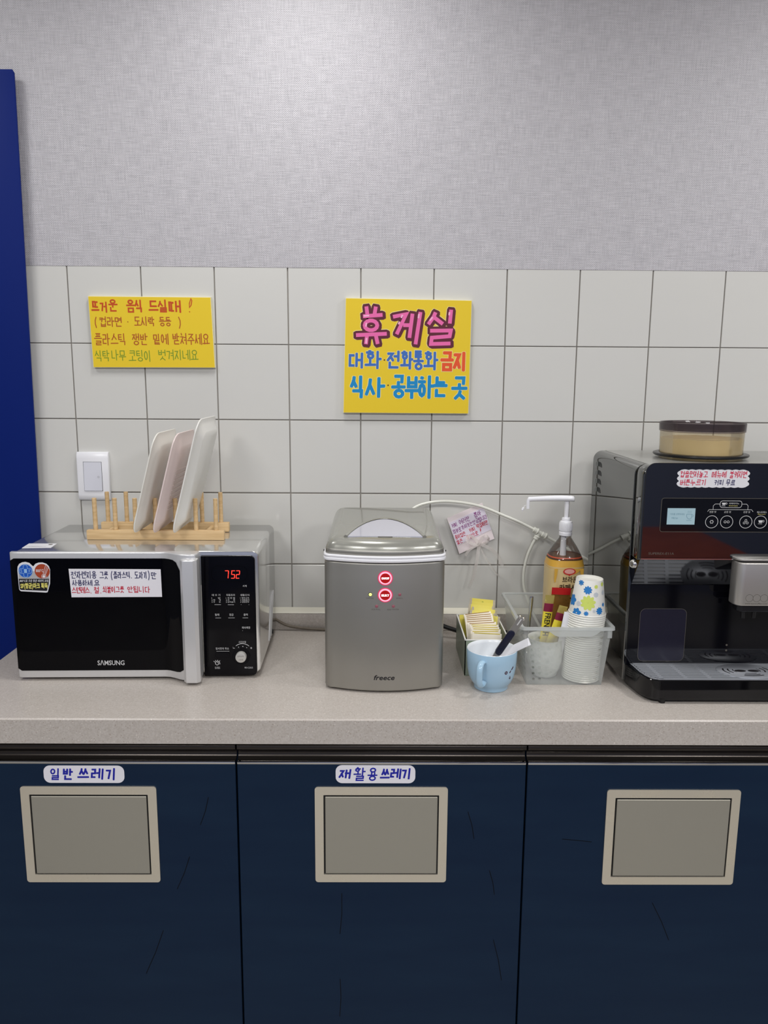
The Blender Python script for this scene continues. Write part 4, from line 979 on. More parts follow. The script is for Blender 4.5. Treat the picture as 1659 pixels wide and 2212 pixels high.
def packet(label, x, y, zt, wd, ht, lean, yaw, roll, bodym, panelm, printm, grp):
    y, zb_ = y - ht * math.sin(-lean), zt - ht * math.cos(lean)
    c = thing('sugar_packet', label, 'packet', (x, y, zb_), grp)
    R = Matrix.Rotation(yaw, 4, 'Z') @ Matrix.Rotation(lean, 4, 'X') @ Matrix.Rotation(roll, 4, 'Y')
    def T(px, pz, py=0): return Vector((x, y, zb_)) + R @ Vector((px, py, pz))
    t = bmesh.new(); n = 6; g = []
    for side in (-1, 1):
        g.append([[t.verts.new(T(-wd / 2 + wd * i / n, ht * j / 4, side * (.0003 + .0014 * (math.sin(PI * i / n) * math.sin(PI * j / 4)) ** .7))) for j in range(5)] for i in range(n + 1)])
    for a in g:
        for i in range(n):
            for j in range(4): t.faces.new((a[i][j], a[i + 1][j], a[i + 1][j + 1], a[i][j + 1]))
    for i in range(n):
        for j in (0, 4): t.faces.new((g[0][i][j], g[0][i + 1][j], g[1][i + 1][j], g[1][i][j]))
    for j in range(4):
        for i in (0, n): t.faces.new((g[0][i][j], g[0][i][j + 1], g[1][i][j + 1], g[1][i][j]))
    bmesh.ops.recalc_face_normals(t, faces=t.faces[:]); pn_ = mk('packet_paper', t, bodym, c)
    def strip(nm, u0, u1, v0, v1, m):
        t = bmesh.new()
        a = [[t.verts.new(T(-wd / 2 + wd * (u0 + (u1 - u0) * i / 4), ht * (v0 + (v1 - v0) * j / 4), -(.0005 + .0014 * max(0, math.sin(PI * (u0 + (u1 - u0) * i / 4)) * math.sin(PI * min(1, v0 + (v1 - v0) * j / 4))) ** .7))) for j in range(5)] for i in range(5)]
        for i in range(4):
            for j in range(4): t.faces.new((a[i][j], a[i + 1][j], a[i + 1][j + 1], a[i][j + 1]))
        bmesh.ops.solidify(t, geom=t.faces[:], thickness=.00008); return mk(nm, t, m, c)
    if panelm == 'seam':
        strip('side_seam', 0, .085, .0, 1.0, 'packet_white'); strip('side_seam', .915, 1, .0, 1.0, 'packet_white')
    else: strip('printed_edge', .06, .94, .968, 1.0, panelm)
    if printm:
        ink = Ink(lambda u, v, l: T(-wd / 2 + wd * u, ht * (1 - v), -.0024 - l), wd, ht)
        if printm == 'leaf': ink.poly([(.42, .14), (.5, .09), (.58, .13), (.5, .18)], 1); ink.build('print', 'green_ink', pn_)
        else: ink.rect(.40 if printm == 'a' else .78, .10, .47 if printm == 'a' else .85, .19, 1); ink.build('print', 'brown_ink', pn_)
    return c
ord_ = ['first', 'second', 'third', 'fourth', 'fifth', 'sixth', 'seventh', 'eighth', 'ninth', 'tenth', 'eleventh', 'twelfth']
rnd = random.Random(4)
for q in range(6):
    y = -.152 - q * .0085
    zt = .986 - q * .0052
    packet('yellow sweetener packet, %s from the back of the green box' % ord_[q], .4715 + (.004, .0015, -.002, .003, -.003, .006)[q], y, zt, .0615, .062, -.18 - .05 * q, rnd.uniform(-.06, .06), (.09, .10, .11, .13, .13, .16)[q], 'packet_yellow', 'seam', 'leaf' if q == 0 else None, 'yellow sweetener packets')
for q in range(11):
    y = -.2060 - q * .0113
    zt = .9680 - q * .0012
    packet('off-white sugar packet, %s behind the front wall of the green box' % ord_[10 - q], .4665 + rnd.uniform(-.002, .003), y, zt, .0655, .058, -.62 + .052 * q, rnd.uniform(-.04, .04), (-.12 + .015 * q if q < 6 else rnd.uniform(-.02, .05)), 'packet_white', 'packet_tan' if q < 6 else 'packet_yellow', {7: 'a', 9: 'b', 4: 'b'}.get(q), 'off-white sugar packets')
packet('pale yellow packet lying low at the left wall of the green box', .4375, -.165, .9500, .03, .055, -.2, .05, 0, 'packet_yellow', 'seam', None, 'yellow sweetener packets')

# ================================================================== BLUE MUG
mu = thing('mug', 'light blue ceramic mug with white inside and small dark face marks', 'mug', (.4705, -.390, Z))
C0 = Vector((.4705, -.390, Z))
mk('mug_body', lathe(B(), [(0, .003), (.032, .003), (.0345, .0), (.0365, .001), (.0370, .007), (.0395, .011), (.0445, .018), (.0492, .030), (.0518, .045), (.0532, .062), (.0540, .0855), (.0534, .0868)], C0, 56), 'mug_blue', mu, ang=50)
mk('mug_lining', lathe(B(), [(.0535, .0862), (.0528, .0875), (.0514, .0868), (.0505, .080), (.0495, .055), (.0465, .032), (.040, .018), (.028, .010), (0, .009)], C0, 56), 'mug_inside', mu, ang=60)
hd = Vector((-.46, -.89, 0)).normalized()
hp = [C0 + hd * r + Vector((0, 0, z_)) for r, z_ in ((.0500, .0700), (.0600, .0745), (.0700, .0720), (.0760, .0630), (.0765, .0480), (.0740, .0340), (.0670, .0255), (.0570, .0245), (.0485, .0280))]
mk('mug_handle', tube(B(), smooth_path(hp, 5), .0068, 12, .62, up=(0, 0, 1)), 'mug_blue', mu)
def mugmap(u, v, l):       # u: angle (rad from -y), v: height
    prof = [(.0445, .018), (.0492, .030), (.0518, .045), (.0532, .062), (.0540, .0855)]
    r = prof[-1][0]
    for (r0, z0), (r1, z1) in zip(prof, prof[1:]):
        if z0 <= v <= z1: r = r0 + (r1 - r0) * (v - z0) / (z1 - z0); break
    r += l + .0002
    return C0 + Vector((r * math.sin(u), -r * math.cos(u), v))
ink = Ink(mugmap, .053, 1)
ink.ring(.48, .0490, .0026, .0022, 1, 16); ink.stroke([(.68, .0475), (.70, .0490), (.72, .0505)], .0030); ink.stroke([(.78, .0530), (.82, .0550), (.87, .0575)], .0032); ink.stroke([(.74, .0380), (.71, .0355), (.72, .0330), (.76, .0325), (.79, .0345)], .0018)
ink.build('face_marks', 'mark_plum', mu)

# cutter standing in the mug
def orient(o, p0, p1, face):
    """matrix: local z along p0->p1, local y facing away from 'face'"""
    z = (Vector(p1) - Vector(p0)).normalized(); y = (Vector(face) - z * Vector(face).dot(z)).normalized(); x = y.cross(z)
    return Matrix.Translation(p0) @ Matrix((x, y, z)).transposed().to_4x4()
p0 = Vector((.4560, -.400, .9000)); p1 = Vector((.5265, -.4230, 1.0260)); L = (p1 - p0).length
mx = orient(None, p0, p1, (.1, 1, 0))
ku = thing('cutter', 'grey metal cutter with a black grip leaning in the blue mug', 'cutter', p0)
def inmx(bm): bmesh.ops.transform(bm, matrix=mx, verts=bm.verts[:]); return bm
bl = [(-.0006, 0), (.0012, 0), (.0058, .034), (.0072, .052), (.0072, L - .008), (.0060, L), (-.0060, L), (-.0070, L - .008), (-.0066, .052), (-.0045, .034)]
mk('blade_shell', inmx(prism(B(), bl, 'y', -.0022, .0022, .0006, 1)), 'blade', ku, ang=40)
mk('tip_notch', inmx(box(B(), -.0012, .0012, -.0026, .0026, L - .020, L - .004)), 'white_ink', ku, smooth=False)
for sx in (-.0042, .0042): mk('tip_prong', inmx(box(B(), sx - .0022, sx + .0022, -.0026, .0026, L - .005, L + .001, .0008, 1)), 'chrome', ku)
mk('grip', inmx(prism(B(), rrect(.0150, .064, .0070, 6, .0004, .0785), 'y', -.0052, .0052, .0022, 2)), 'grip', ku)
# white plastic stick
p0 = Vector((.4740, -.382, .9200)); p1 = Vector((.5440, -.4200, .9725)); L = (p1 - p0).length
mx = orient(None, p0, p1, (.1, .8, -.55))
ws = thing('plastic_stick', 'flat white plastic stick leaning out of the blue mug to the right', 'stick', p0)
mk('stick_strip', inmx(prism(B(), [(-.0078, 0), (.0078, 0), (.0078, L - .004), (-.0078, L)], 'y', -.0011, .0011, .0004, 1)), 'white_plastic', ws, ang=40)
mk('folded_end', inmx(box(B(), -.0078, .0078, .0008, .0042, L - .012, L - .001, .0008, 1)), 'white_plastic', ws)
mk('folded_back', inmx(prism(B(), [(-.0070, .004), (.0070, .004), (.0070, .05), (-.0070, .05)], 'y', .0028, .0044, .0004, 1)), 'white_plastic', ws)

# ================================================================== CLEAR BASKET
bk = thing('plastic_basket', 'milky clear plastic basket holding cups, syrup and coffee sticks', 'basket', (.632, -.27, Z))
T0, T1, TY0, TY1, TZ = .5365, .7240, -.3960, -.1360, .9945     # top rectangle
B0, B1, BY0, BY1, BZ = .5505, .7125, -.3800, -.1520, Z + .0012   # base rectangle
def wall(pa, pb, ta, tb, holes):
    """one sloping wall between base edge pa-pb and top edge ta-tb; holes: (u0,u1,v0,v1)"""
    us = sorted({0, 1, *[h[0] for h in holes], *[h[1] for h in holes]}); vs = sorted({0, 1, *[h[2] for h in holes], *[h[3] for h in holes]})
    t = bmesh.new(); pa, pb, ta, tb = map(Vector, (pa, pb, ta, tb)); gr = {}
    for i, u in enumerate(us):
        for j, v in enumerate(vs): gr[i, j] = t.verts.new((pa * (1 - u) + pb * u) * (1 - v) + (ta * (1 - u) + tb * u) * v)
    for i in range(len(us) - 1):
        for j in range(len(vs) - 1):
            uc, vc = (us[i] + us[i + 1]) / 2, (vs[j] + vs[j + 1]) / 2
            if any(h[0] < uc < h[1] and h[2] < vc < h[3] for h in holes): continue
            t.faces.new((gr[i, j], gr[i + 1, j], gr[i + 1, j + 1], gr[i, j + 1]))
    for q in [q for q in t.verts if not q.link_faces]: t.verts.remove(q)
    bmesh.ops.recalc_face_normals(t, faces=t.faces[:]); bmesh.ops.solidify(t, geom=t.faces[:], thickness=.0014)
    return t
hv = [(.07 + .105 * q, .115 + .105 * q) for q in range(8)]
hf = [(u, u + .032, a, b) for u in (.075, .155, .885) for a, b in hv]
hs = [(u, u + .022, a, b) for u in (.03, .085, .14, .2, .26) for a, b in hv]
mk('front_wall', wall((B0, BY0, BZ), (B1, BY0, BZ), (T0, TY0, TZ), (T1, TY0, TZ), hf), 'basket', bk, smooth=False)
mk('back_wall', wall((B0, BY1, BZ), (B1, BY1, BZ), (T0, TY1, TZ), (T1, TY1, TZ), []), 'basket', bk, smooth=False)
mk('side_wall', wall((B0, BY0, BZ), (B0, BY1, BZ), (T0, TY0, TZ), (T0, TY1, TZ), hs), 'basket', bk, smooth=False)
mk('side_wall', wall((B1, BY0, BZ), (B1, BY1, BZ), (T1, TY0, TZ), (T1, TY1, TZ), hs), 'basket', bk, smooth=False)
mk('base', box(B(), B0, B1, BY0, BY1, Z + .0002, Z + .0018), 'basket', bk, smooth=False)
# flanged rim
oo = rrect(T1 - T0 + .013, TY1 - TY0 + .013, .009, 5, (T0 + T1) / 2, (TY0 + TY1) / 2); ii = rrect(T1 - T0 - .001, TY1 - TY0 - .001, .006, 5, (T0 + T1) / 2, (TY0 + TY1) / 2)
t = bmesh.new(); R_ = []
for pts, z_ in ((ii, TZ - .001), (ii, TZ + .0016), (oo, TZ + .0022), (rrect(T1 - T0 + .0145, TY1 - TY0 + .0145, .0097, 5, (T0 + T1) / 2, (TY0 + TY1) / 2), TZ - .004), (oo, TZ - .004), (oo, TZ - .0002)): R_.append([t.verts.new((p[0], p[1], z_)) for p in pts])
for a_, b_ in zip(R_, R_[1:] + R_[:1]):
    for i in range(len(oo)): t.faces.new((a_[i], a_[(i + 1) % len(oo)], b_[(i + 1) % len(oo)], b_[i]))
bmesh.ops.recalc_face_normals(t, faces=t.faces[:]); mk('rim', t, 'basket_rim', bk, ang=40)
yy = TY0 - .0068
mk('handle_lip', prism(B(), [(.5400, TZ - .003), (.5720, TZ - .0048), (.5900, TZ - .0070), (.6010, TZ - .0150), (.6100, TZ - .0180), (.6800, TZ - .0172), (.6900, TZ - .0120), (.6980, TZ - .0055), (.7200, TZ - .003)], 'y', yy, yy + .0013), 'basket_rim', bk, smooth=False)
mk('corner_lug', box(B(), .7145, .7240, TY0 - .004, TY0 + .002, TZ - .022, TZ - .002, .001, 1), 'basket_rim', bk)

# syrup bottle
bo = thing('syrup_bottle', 'amber syrup bottle with a white pump standing at the back of the basket', 'bottle', (.664, -.200, Z + .002))
bc = Vector((.664, -.200, 0)); rot_ = math.radians(2)
def bsec(z_, hw, e, n=40, sc=1.0):
    out = []
    for i in range(n):
        a = 2 * PI * i / n; ca, sa = math.cos(a), math.sin(a)
        x = hw * sc * math.copysign(abs(ca) ** (2 / e), ca); y_ = hw * sc * math.copysign(abs(sa) ** (2 / e), sa)
        out.append(bc + Vector((x * math.cos(rot_) - y_ * math.sin(rot_), x * math.sin(rot_) + y_ * math.cos(rot_), z_)))
    return out
BS = [(Z + .0022, .037, 3), (Z + .006, .0415, 3.2), (Z + .04, .0425, 3.2), (.93, .0420, 3.2), (.98, .0423, 3.2), (1.06, .0427, 3.2), (1.088, .0425, 3.0), (1.100, .0405, 2.7), (1.112, .0365, 2.5), (1.130, .0270, 2.2), (1.143, .0185, 2.0), (1.150, .0140, 2.0), (1.156, .0135, 2)]
mk('bottle_shell', loft(B(), [bsec(*s_) for s_ in BS], True, False), 'bottle_clear', bo, ang=60)
LQ = [(z_, hw, e) for z_, hw, e in BS[:8]]; LQ[0] = (Z + .004, .034, 4); LQ[-1] = (1.1080, .0380, 2.5)
mk('syrup', loft(B(), [bsec(z_, hw, e, sc=.965) for z_, hw, e in LQ]), 'syrup', bo, ang=60)
mk('syrup_line', loft(B(), [bsec(1.1070, .0384, 2.55, sc=1.004), bsec(1.1095, .0375, 2.5, sc=1.004)], False, False), 'label_rim', bo)
def lab(z0, z1, m, name, sc, n0=0, n1=40):
    zs = [z0, (z0 + z1) / 2, z1]; t = bmesh.new(); L_ = []
    for z_ in zs:
        hw_ = .0427 if z_ <= 1.088 else .0427 - (z_ - 1.088) * .20; ring = bsec(z_, hw_, 3.2 if z_ <= 1.088 else 2.7, sc=sc); L_.append([t.verts.new(ring[i % 40]) for i in range(n0, n1 + 1)])
    for a_, b_ in zip(L_, L_[1:]):
        for i in range(len(a_) - 1): t.faces.new((a_[i], a_[i + 1], b_[i + 1], b_[i]))
    bmesh.ops.recalc_face_normals(t, faces=t.faces[:]); bmesh.ops.solidify(t, geom=t.faces[:], thickness=.0002)
    return mk(name, t, m, bo, ang=60)
lb = lab(.945, 1.088, 'label_cream', 'paper_label', 1.012)
lab(1.084, 1.1030, 'label_amber', 'label_band', 1.016)
# front print: local frame on the bottle front
fx = Vector((math.cos(rot_), math.sin(rot_), 0)); fy = Vector((math.sin(rot_), -math.cos(rot_), 0))
def LF(x0, x1, zt, zbm): return lambda u, v, l: bc + fx * (x0 + (x1 - x0) * u) + fy * (.0427 * 1.014 + .0005 + l) + Vector((0, 0, zt + (zbm - zt) * v))
def LI(x0, x1, zt, zbm): return Ink(LF(x0, x1, zt, zbm), x1 - x0, zt - zbm)
ink = LI(-.034, .034, 1.0855, 1.052)
ink.poly([(.0, 0), (.12, 0), (.10, .4), (.05, .95), (.02, .98), (0, .8)]); ink.poly([(1, 0), (.86, 0), (.9, .4), (.97, .95), (1, .9)])
ink.poly([(.38, 0), (.9, 0), (.84, .22), (.74, .36), (.62, .42), (.48, .28)]); ink.build('label_drips', 'label_amber', lb)
ink = LI(-.016, .018, 1.0885, 1.0665); ink.disc(.5, .45, .0148, 2, 24, .0082); ink.poly([(.30, .62), (.7, .62), (.5, .95)], 2); ink.build('emblem', 'label_red', lb)
ink = LI(-.016, .018, 1.0885, 1.0665); ink.disc(.5, .43, .0115, 3, 24, .0056); ink.build('emblem_face', 'label_pink', lb)
ink = LI(-.034, .030, 1.068, 1.031); ink.font('브라운', .30, .02, .86, .42, 1, bold=.02); ink.font('카페시럽', .20, .52, 1.02, .94, 1, bold=.02)
ink.build('lettering', 'label_dark', lb)
ink = LI(-.030, .034, 1.022, 1.000)
for u, v in ((.18, .2), (.30, .35), (.40, .52), (.33, .68), (.56, .30), (.50, .85), (.62, .85)): ink.disc(u, v, .0016, 1, 10, .0024)
ink.build('coffee_beans', 'label_dark', lb)
# pump
bm = lathe(B(), [(.0142, 1.1555), (.0150, 1.1565), (.0150, 1.163), (.0142, 1.1640), (.0142, 1.1655), (.0148, 1.1665), (.0148, 1.186), (.0135, 1.189), (.0100, 1.190), (.0098, 1.196), (.0090, 1.1975), (0, 1.1975)], (bc.x, bc.y, 0), 30)
pm = mk('pump_collar', bm, 'white_plastic', bo, ang=35)
bm = B()
for i in range(28):
    a = 2 * PI * i / 28; x, y_ = bc.x + .0148 * math.cos(a), bc.y + .0148 * math.sin(a); cyl(bm, (x, y_, 1.168), (x, y_, 1.185), .0006, 5)
tag(mk('collar_ribs', bm, 'white_plastic', pm), kind='stuff')
mk('pump_stem', cyl(B(), (bc.x, bc.y, 1.195), (bc.x, bc.y, 1.236), .0049, 16, 0, .0056), 'white_plastic', bo)
mk('pump_tube', cyl(B(), (bc.x - .004, bc.y, 1.156), (bc.x - .004, bc.y, 1.06), .0062, 16, 0, .0088), 'white_plastic', bo)
hx = bc.x
sect = [(.571, .0030, 1.2365), (.574, .0042, 1.2400), (.582, .0040, 1.2405), (.610, .0044, 1.2418), (.638, .0062, 1.2428), (.652, .0085, 1.2430), (.672, .0098, 1.2425), (.678, .0080, 1.2415), (.681, .004, 1.2405)]
rings = []
for x, r_, z_ in sect: rings.append([Vector((x, bc.y + r_ * math.cos(2 * PI * k_ / 14), z_ + min(r_ * 1.35, .0068) * 1.0 * math.sin(2 * PI * k_ / 14))) for k_ in range(14)])
mk('pump_head', loft(B(), rings), 'white_plastic', bo, ang=50)
mk('spout', tube(B(), smooth_path([(.582, bc.y, 1.2405), (.5755, bc.y, 1.2395), (.5735, bc.y, 1.2330), (.5735, bc.y, 1.2180)], 5), .0041, 12), 'white_plastic', bo)
cpn = mk('spout_cap', cyl(B(), (.5635, bc.y, 1.2205), (.5605, bc.y, 1.2140), .0030, 12, .0006), 'white_plastic', bo)
mk('cap_tether', tube(B(), smooth_path([(.5715, bc.y, 1.2250), (.5665, bc.y, 1.2255), (.5640, bc.y, 1.2220), (.5635, bc.y, 1.2190), (.5605, bc.y, 1.2105)], 4), .0006, 6), 'white_plastic', cpn)

# white embossed cup with coffee sticks
cu = thing('embossed_cup', 'pale embossed ceramic cup seen through the basket front, holding coffee sticks', 'cup', (.5985, -.3200, Z + .002))
cc = Vector((.6005, -.3200, Z + .002))
mk('cup_body', lathe(B(), [(0, .002), (.024, .002), (.026, 0), (.0275, .002), (.029, .008), (.0345, .018), (.0385, .034), (.0395, .052), (.0395, .066), (.0375, .078), (.0388, .084), (.0392, .0865), (.0378, .086), (.0358, .078), (.0375, .064), (.0378, .052), (.0365, .034), (.032, .018), (.024, .008), (0, .007)], cc, 40), 'celadon', cu, ang=60)

def stick(label, p0, p1, wd, cols, face=(0, 1, 0), txt=None, grp='coffee stick packets'):
    c = thing('coffee_stick', label, 'packet', p0, grp)
    p0, p1 = Vector(p0), Vector(p1); L = (p1 - p0).length; mx = orient(None, p0, p1, face)
    for nm, m, a, b, thk in cols:
        zs = [a + (b - a) * i / 4 for i in range(5)]; rings = []
        for z_ in zs:
            s_ = min(1, (1 - z_) / .16); hw = wd / 2; d = thk * (.15 + .85 * max(0, min(1, s_)))
            rings.append([mx @ Vector(q) for q in ((-hw, 0, z_ * L), (-hw * .6, -d, z_ * L), (hw * .6, -d, z_ * L), (hw, 0, z_ * L), (hw * .6, d, z_ * L), (-hw * .6, d, z_ * L))])
        pp = mk(nm, loft(B(), rings), m, c, ang=50)
        if txt and nm == 'sleeve':
            ink = Ink(lambda u, v, l: mx @ Vector((-wd * .30 + wd * .62 * u, -thk - .0003 - l, L * (b - .02) - v * L * .36)), wd * .6, L * .36)
            ink.font(txt, 0, 0, 1, 1, rot=90, bold=.02); ink.build('lettering', 'black_ink', pp)
    return c
foil = lambda top: [('sleeve', 'packet_bright', 0, .74, .0030), ('maroon_band', 'packet_maroon', .74, .87, .0028), ('foil_seal', 'gold_foil', .87, 1.0, .0012)]
stick('yellow coffee stick with maroon band and black vertical lettering, upright in the basket', (.5985, -.300, .893), (.6105, -.3030, 1.0395), .0205, foil(1), txt='FRENCH')
stick('second yellow coffee stick, tilted right beside the lettered one', (.6000, -.317, .893), (.6370, -.3230, 1.0205), .0205, foil(1), face=(-.15, 1, 0))
stick('silver-edged coffee stick leaning right between the yellow sticks and the paper cups', (.6080, -.330, .893), (.6465, -.3300, 1.0120), .0120, [('sleeve', 'gold_foil', 0, .82, .0022), ('foil_seal', 'packet_white', .82, 1, .0012)], face=(-.6, .8, 0))
stick('plain white pointed stick packet leaning against the paper cup stack', (.6260, -.336, .900), (.6420, -.3420, 1.0120), .0150, [('sleeve', 'white_plastic', 0, .72, .0020), ('tip', 'white_plastic', .72, 1, .0016)], face=(.3, 1, 0))
stick('clear amber sleeve with a red top strip standing before the syrup bottle', (.6430, -.2520, .920), (.6480, -.2520, 1.0425), .0440, [('sleeve', 'packet_clear', 0, .87, .0012), ('red_top', 'red_strip', .87, 1, .0024)], grp='tea sleeve')
# spoon standing at the left
sp_ = thing('spoon', 'steel spoon handle standing upright inside the left of the basket', 'spoon', (.578, -.250, .870))
pts = smooth_path([(.5762, -.246, .872), (.5765, -.247, .92), (.5775, -.249, .965), (.5795, -.250, 1.0), (.5803, -.251, 1.0215)])
mk('spoon_handle', tube(B(), pts, lambda s_: (.0020 + .0024 * min(1, s_ * 1.3)) * (1 if s_ < .96 else .75), 10, .35, up=(0, 1, 0)), 'chrome', sp_)
mk('spoon_bowl', lathe(B(), [(0, -.017), (.007, -.015), (.012, -.006), (.0125, 0), (.010, .009), (.004, .016), (0, .017)], (.5762, -.246, .8805), 18, (0, .04, 1)), 'chrome', sp_)

# paper cups, nested upside down
def cup_mesh():
    p = [(.0385, .0006), (.0400, 0), (.0408, .0013), (.0400, .0026), (.0391, .0028), (.0288, .0770), (.0284, .0778), (.0278, .0774), (.0279, .0715), (0, .0712)]
    q = [(0, .0708), (.0276, .0710), (.02835, .0712), (.0386, .0012)]
    return lathe(B(), p + q, (0, 0, 0), 40)
NC = 31; pitch = .00495
cup_parent = None
def cup_pos(k_): return Vector((.6765 + .0085 * (k_ / NC) ** 1.3, -.3405, Z + .0032 + k_ * pitch))
tilt = Matrix.Rotation(.03, 4, 'Y')
tops = ['topmost', 'second from the top', 'third from the top', 'fourth from the top', 'fifth from the top', 'sixth from the top', 'seventh from the top']
me_ = None
for k_ in range(NC):
    n_ = NC - 1 - k_
    if me_ is None:
        o = mk('paper_cup', cup_mesh(), 'cup_white', ang=50); me_ = o.data
    else:
        o = bpy.data.objects.new('paper_cup', me_); COL.objects.link(o)
    o.location = cup_pos(k_); o.rotation_euler = (0, .026, 0)
    if n_ == 0: lbl = 'topmost upside-down paper cup with blue and lime flower print, on the cup stack'
    elif n_ < 7: lbl = 'white-rimmed paper cup above the basket rim, %s of the cup stack' % tops[n_]
    elif k_ == 0: lbl = 'lowest white paper cup of the stack, resting on the basket floor'
    else: lbl = 'white-rimmed paper cup in the stack, seen only through the milky basket wall'
    tag(o, lbl, 'paper cup', 'paper cups nested upside down')
    topc = o
# flower print on the topmost cup
def cupmap(u, v, l):      # u: angle, v: height above rim
    r = .0391 + (.0288 - .0391) * (v - .0028) / .0742 + .0003 + l
    return Vector((r * math.sin(u), -r * math.cos(u), v))
def flower(ink, u, v, r, n, ph=0, fat=.24, cut=(0.003, .0768)):
    rr = .0391 + (.0288 - .0391) * v / .077
    for q in range(n):
        a = ph + 2 * PI * q / n; V_ = []; F_ = []
        for s_ in range(9):
            c_ = -math.cos(PI * (s_ + .0001) / 8.0002); lx = r * (.56 + .44 * c_); hw = r * fat * math.sqrt(max(0, 1 - c_ * c_)) * (1 if c_ > -.2 else .7)
            for k_ in range(5):
                ly = hw * (k_ / 2 - 1)
                x = lx * math.cos(a) - ly * math.sin(a); y_ = lx * math.sin(a) + ly * math.cos(a)
                V_.append((u + x / rr, min(max(v + y_, cut[0]), cut[1])))
        for s_ in range(8):
            for k_ in range(4): b_ = s_ * 5 + k_; F_.append((b_, b_ + 1, b_ + 6, b_ + 5))
        ink.raw(V_, F_, 1)
    ink.disc(u, v, r * .4, 1, 12) if cut[0] + r * .4 < v < cut[1] - r * .4 else None
topc.rotation_euler = (0, .026, 0)
def CI(): return Ink(cupmap, .034, 1)
def fl_(m, items):
    ink = CI()
    for it in items: flower(ink, *it)
    o = ink.build('flower_print', m, None); o.parent = topc; o.location = (0, 0, 0); return o
S_ = -.27
def sh(L): return [(a[0] + S_,) + tuple(a[1:]) for a in L]
fl_('flower_blue', sh([(-.08, .0580, .0092, 9, .2), (-.62, .0060, .0110, 6, .3, .36), (-.06, .0080, .0052, 8), (.72, .0140, .0085, 9, .4), (1.05, .026, .0045, 7), (-.62, .0720, .0068, 7, .3), (-1.15, .030, .0130, 6, .2, .36), (-2.2, .05, .010, 9), (2.3, .04, .011, 9), (2.9, .06, .008, 9)]))
fl_('flower_lime', sh([(.0, .0310, .0165, 9, .15, .25), (.48, .0660, .0044, 7, 0, .3), (1.05, .0700, .0050, 7, 0, .3), (2.0, .02, .013, 9), (-1.9, .022, .012, 9)]))
fl_('flower_grey', sh([(.48, .0490, .0056, 8, 0, .3), (-.58, .0265, .0056, 8, 0, .3), (.38, .0140, .0038, 7, 0, .3), (1.1, .052, .006, 8)]))

# ================================================================== COFFEE MACHINE
cm = thing('coffee_machine', 'large glossy dark coffee machine with bean hopper at the right end', 'coffee machine', (.995, -.26, Z))
X0, X1 = .755, 1.235; XC = .995
for x in (.812, 1.18):
    for yy in (-.470, -.11): mk('foot', cyl(B(), (x, yy, Z), (x, yy, .874), .0065, 14), 'black_plain', cm)
mk('housing', prism(B(), rrect(X1 - X0, 1.3435 - .873, [.003, .022, .022, .003], 7, XC, (1.3435 + .873) / 2), 'y', -.3865, -.075, .0015, 1), 'cm_side', cm, ang=40)
mk('top_plate', prism(B(), rrect(.430, .338, .006, 3, XC, -.2495), 'z', 1.3430, 1.3446, .0006, 1), 'cm_top', cm)
hb = mk('head_block', prism(B(), rrect(X1 - X0 - .004, 1.345 - 1.150, [.003, .022, .022, .003], 7, XC, (1.345 + 1.150) / 2), 'y', -.4305, -.3867, .006, 3), 'cm_side', cm, ang=40)
mk('under_slope', prism(B(), [(-.4300, 1.1525), (-.3868, 1.0875), (-.3868, 1.1525)], 'x', X0 + .007, X1 - .007), 'cm_dark', cm, smooth=False)
mk('recess_wall', box(B(), X0 + .006, X1 - .006, -.3882, -.3866, .9120, 1.0875), 'cm_dark', cm, smooth=False)
fp = mk('front_panel', prism(B(), rrect(.468, 1.3515 - 1.1555, [.002, .020, .020, .002], 7, XC, (1.3515 + 1.1555) / 2), 'y', -.4345, -.4308, .0008, 1), 'cm_black', cm, ang=40)
mk('panel_edge', box(B(), .762, 1.228, -.4348, -.4306, 1.1535, 1.1556), 'chrome', cm, smooth=False)
yp = -.4345
def CF(x0, x1, zt, zbm): return Ink(front(x0, x1, zt, zbm, yp), x1 - x0, zt - zbm)
def outline(ink, x0, x1, zt, zbm, r, wd, fx0, fx1, fzt, fzb):
    pts = rrect(x1 - x0, zt - zbm, r, 5, (x0 + x1) / 2, (zt + zbm) / 2)
    ink.stroke([((p[0] - fx0) / (fx1 - fx0), (fzt - p[1]) / (fzt - fzb)) for p in pts], wd, 1, closed=True)
a0 = (.78, 1.21, 1.30, 1.20)
def AI(): return CF(*a0)
def au(x): return (x - a0[0]) / (a0[1] - a0[0])
def av(z_): return (a0[2] - z_) / (a0[2] - a0[3])
# menu panel
mp = mk('menu_panel', prism(B(), rrect(1.196 - .7965, 1.2805 - 1.2115, .005, 5, (1.196 + .7965) / 2, 1.246), 'y', yp, yp - .0003), 'black_gloss', cm, smooth=False)
yp = -.4348
ink = AI(); outline(ink, .7965, 1.196, 1.2805, 1.2115, .005, .0009, *a0); 
ink.build('menu_outline', 'grey_ink', mp)
ls = mk('screen', box(B(), .8095, .8660, yp - .0003, yp, 1.2265, 1.2600), 'lcd', mp, smooth=False)
ink = CF(.8095, .8660, 1.2600, 1.2265)
ink.stroke([(.70, .36), (.70, .52), (.74, .62), (.80, .66), (.86, .62), (.88, .52), (.88, .36), (.70, .36)], .0007, 4); ink.ring(.90, .46, .0022, .0006, 4, 12, -90, 90); ink.stroke([(.70, .74), (.88, .74)], .0006, 4)
for q in range(3): ink.stroke([(.74 + .05 * q, .16), (.75 + .05 * q, .22), (.74 + .05 * q, .28)], .0005, 4)
ink.font('커피를 선택하세요', .10, .30, .62, .42, 4); ink.font('메뉴', .16, .54, .40, .66, 4)
ink.build('screen_print', 'lcd_ink', ls)
ink = AI(); inky = AI()
for x in (.9008, .9312, .9702, 1.0000, 1.06, 1.10):
    pass
btn = [.9008, .9312, .9702, 1.0000]
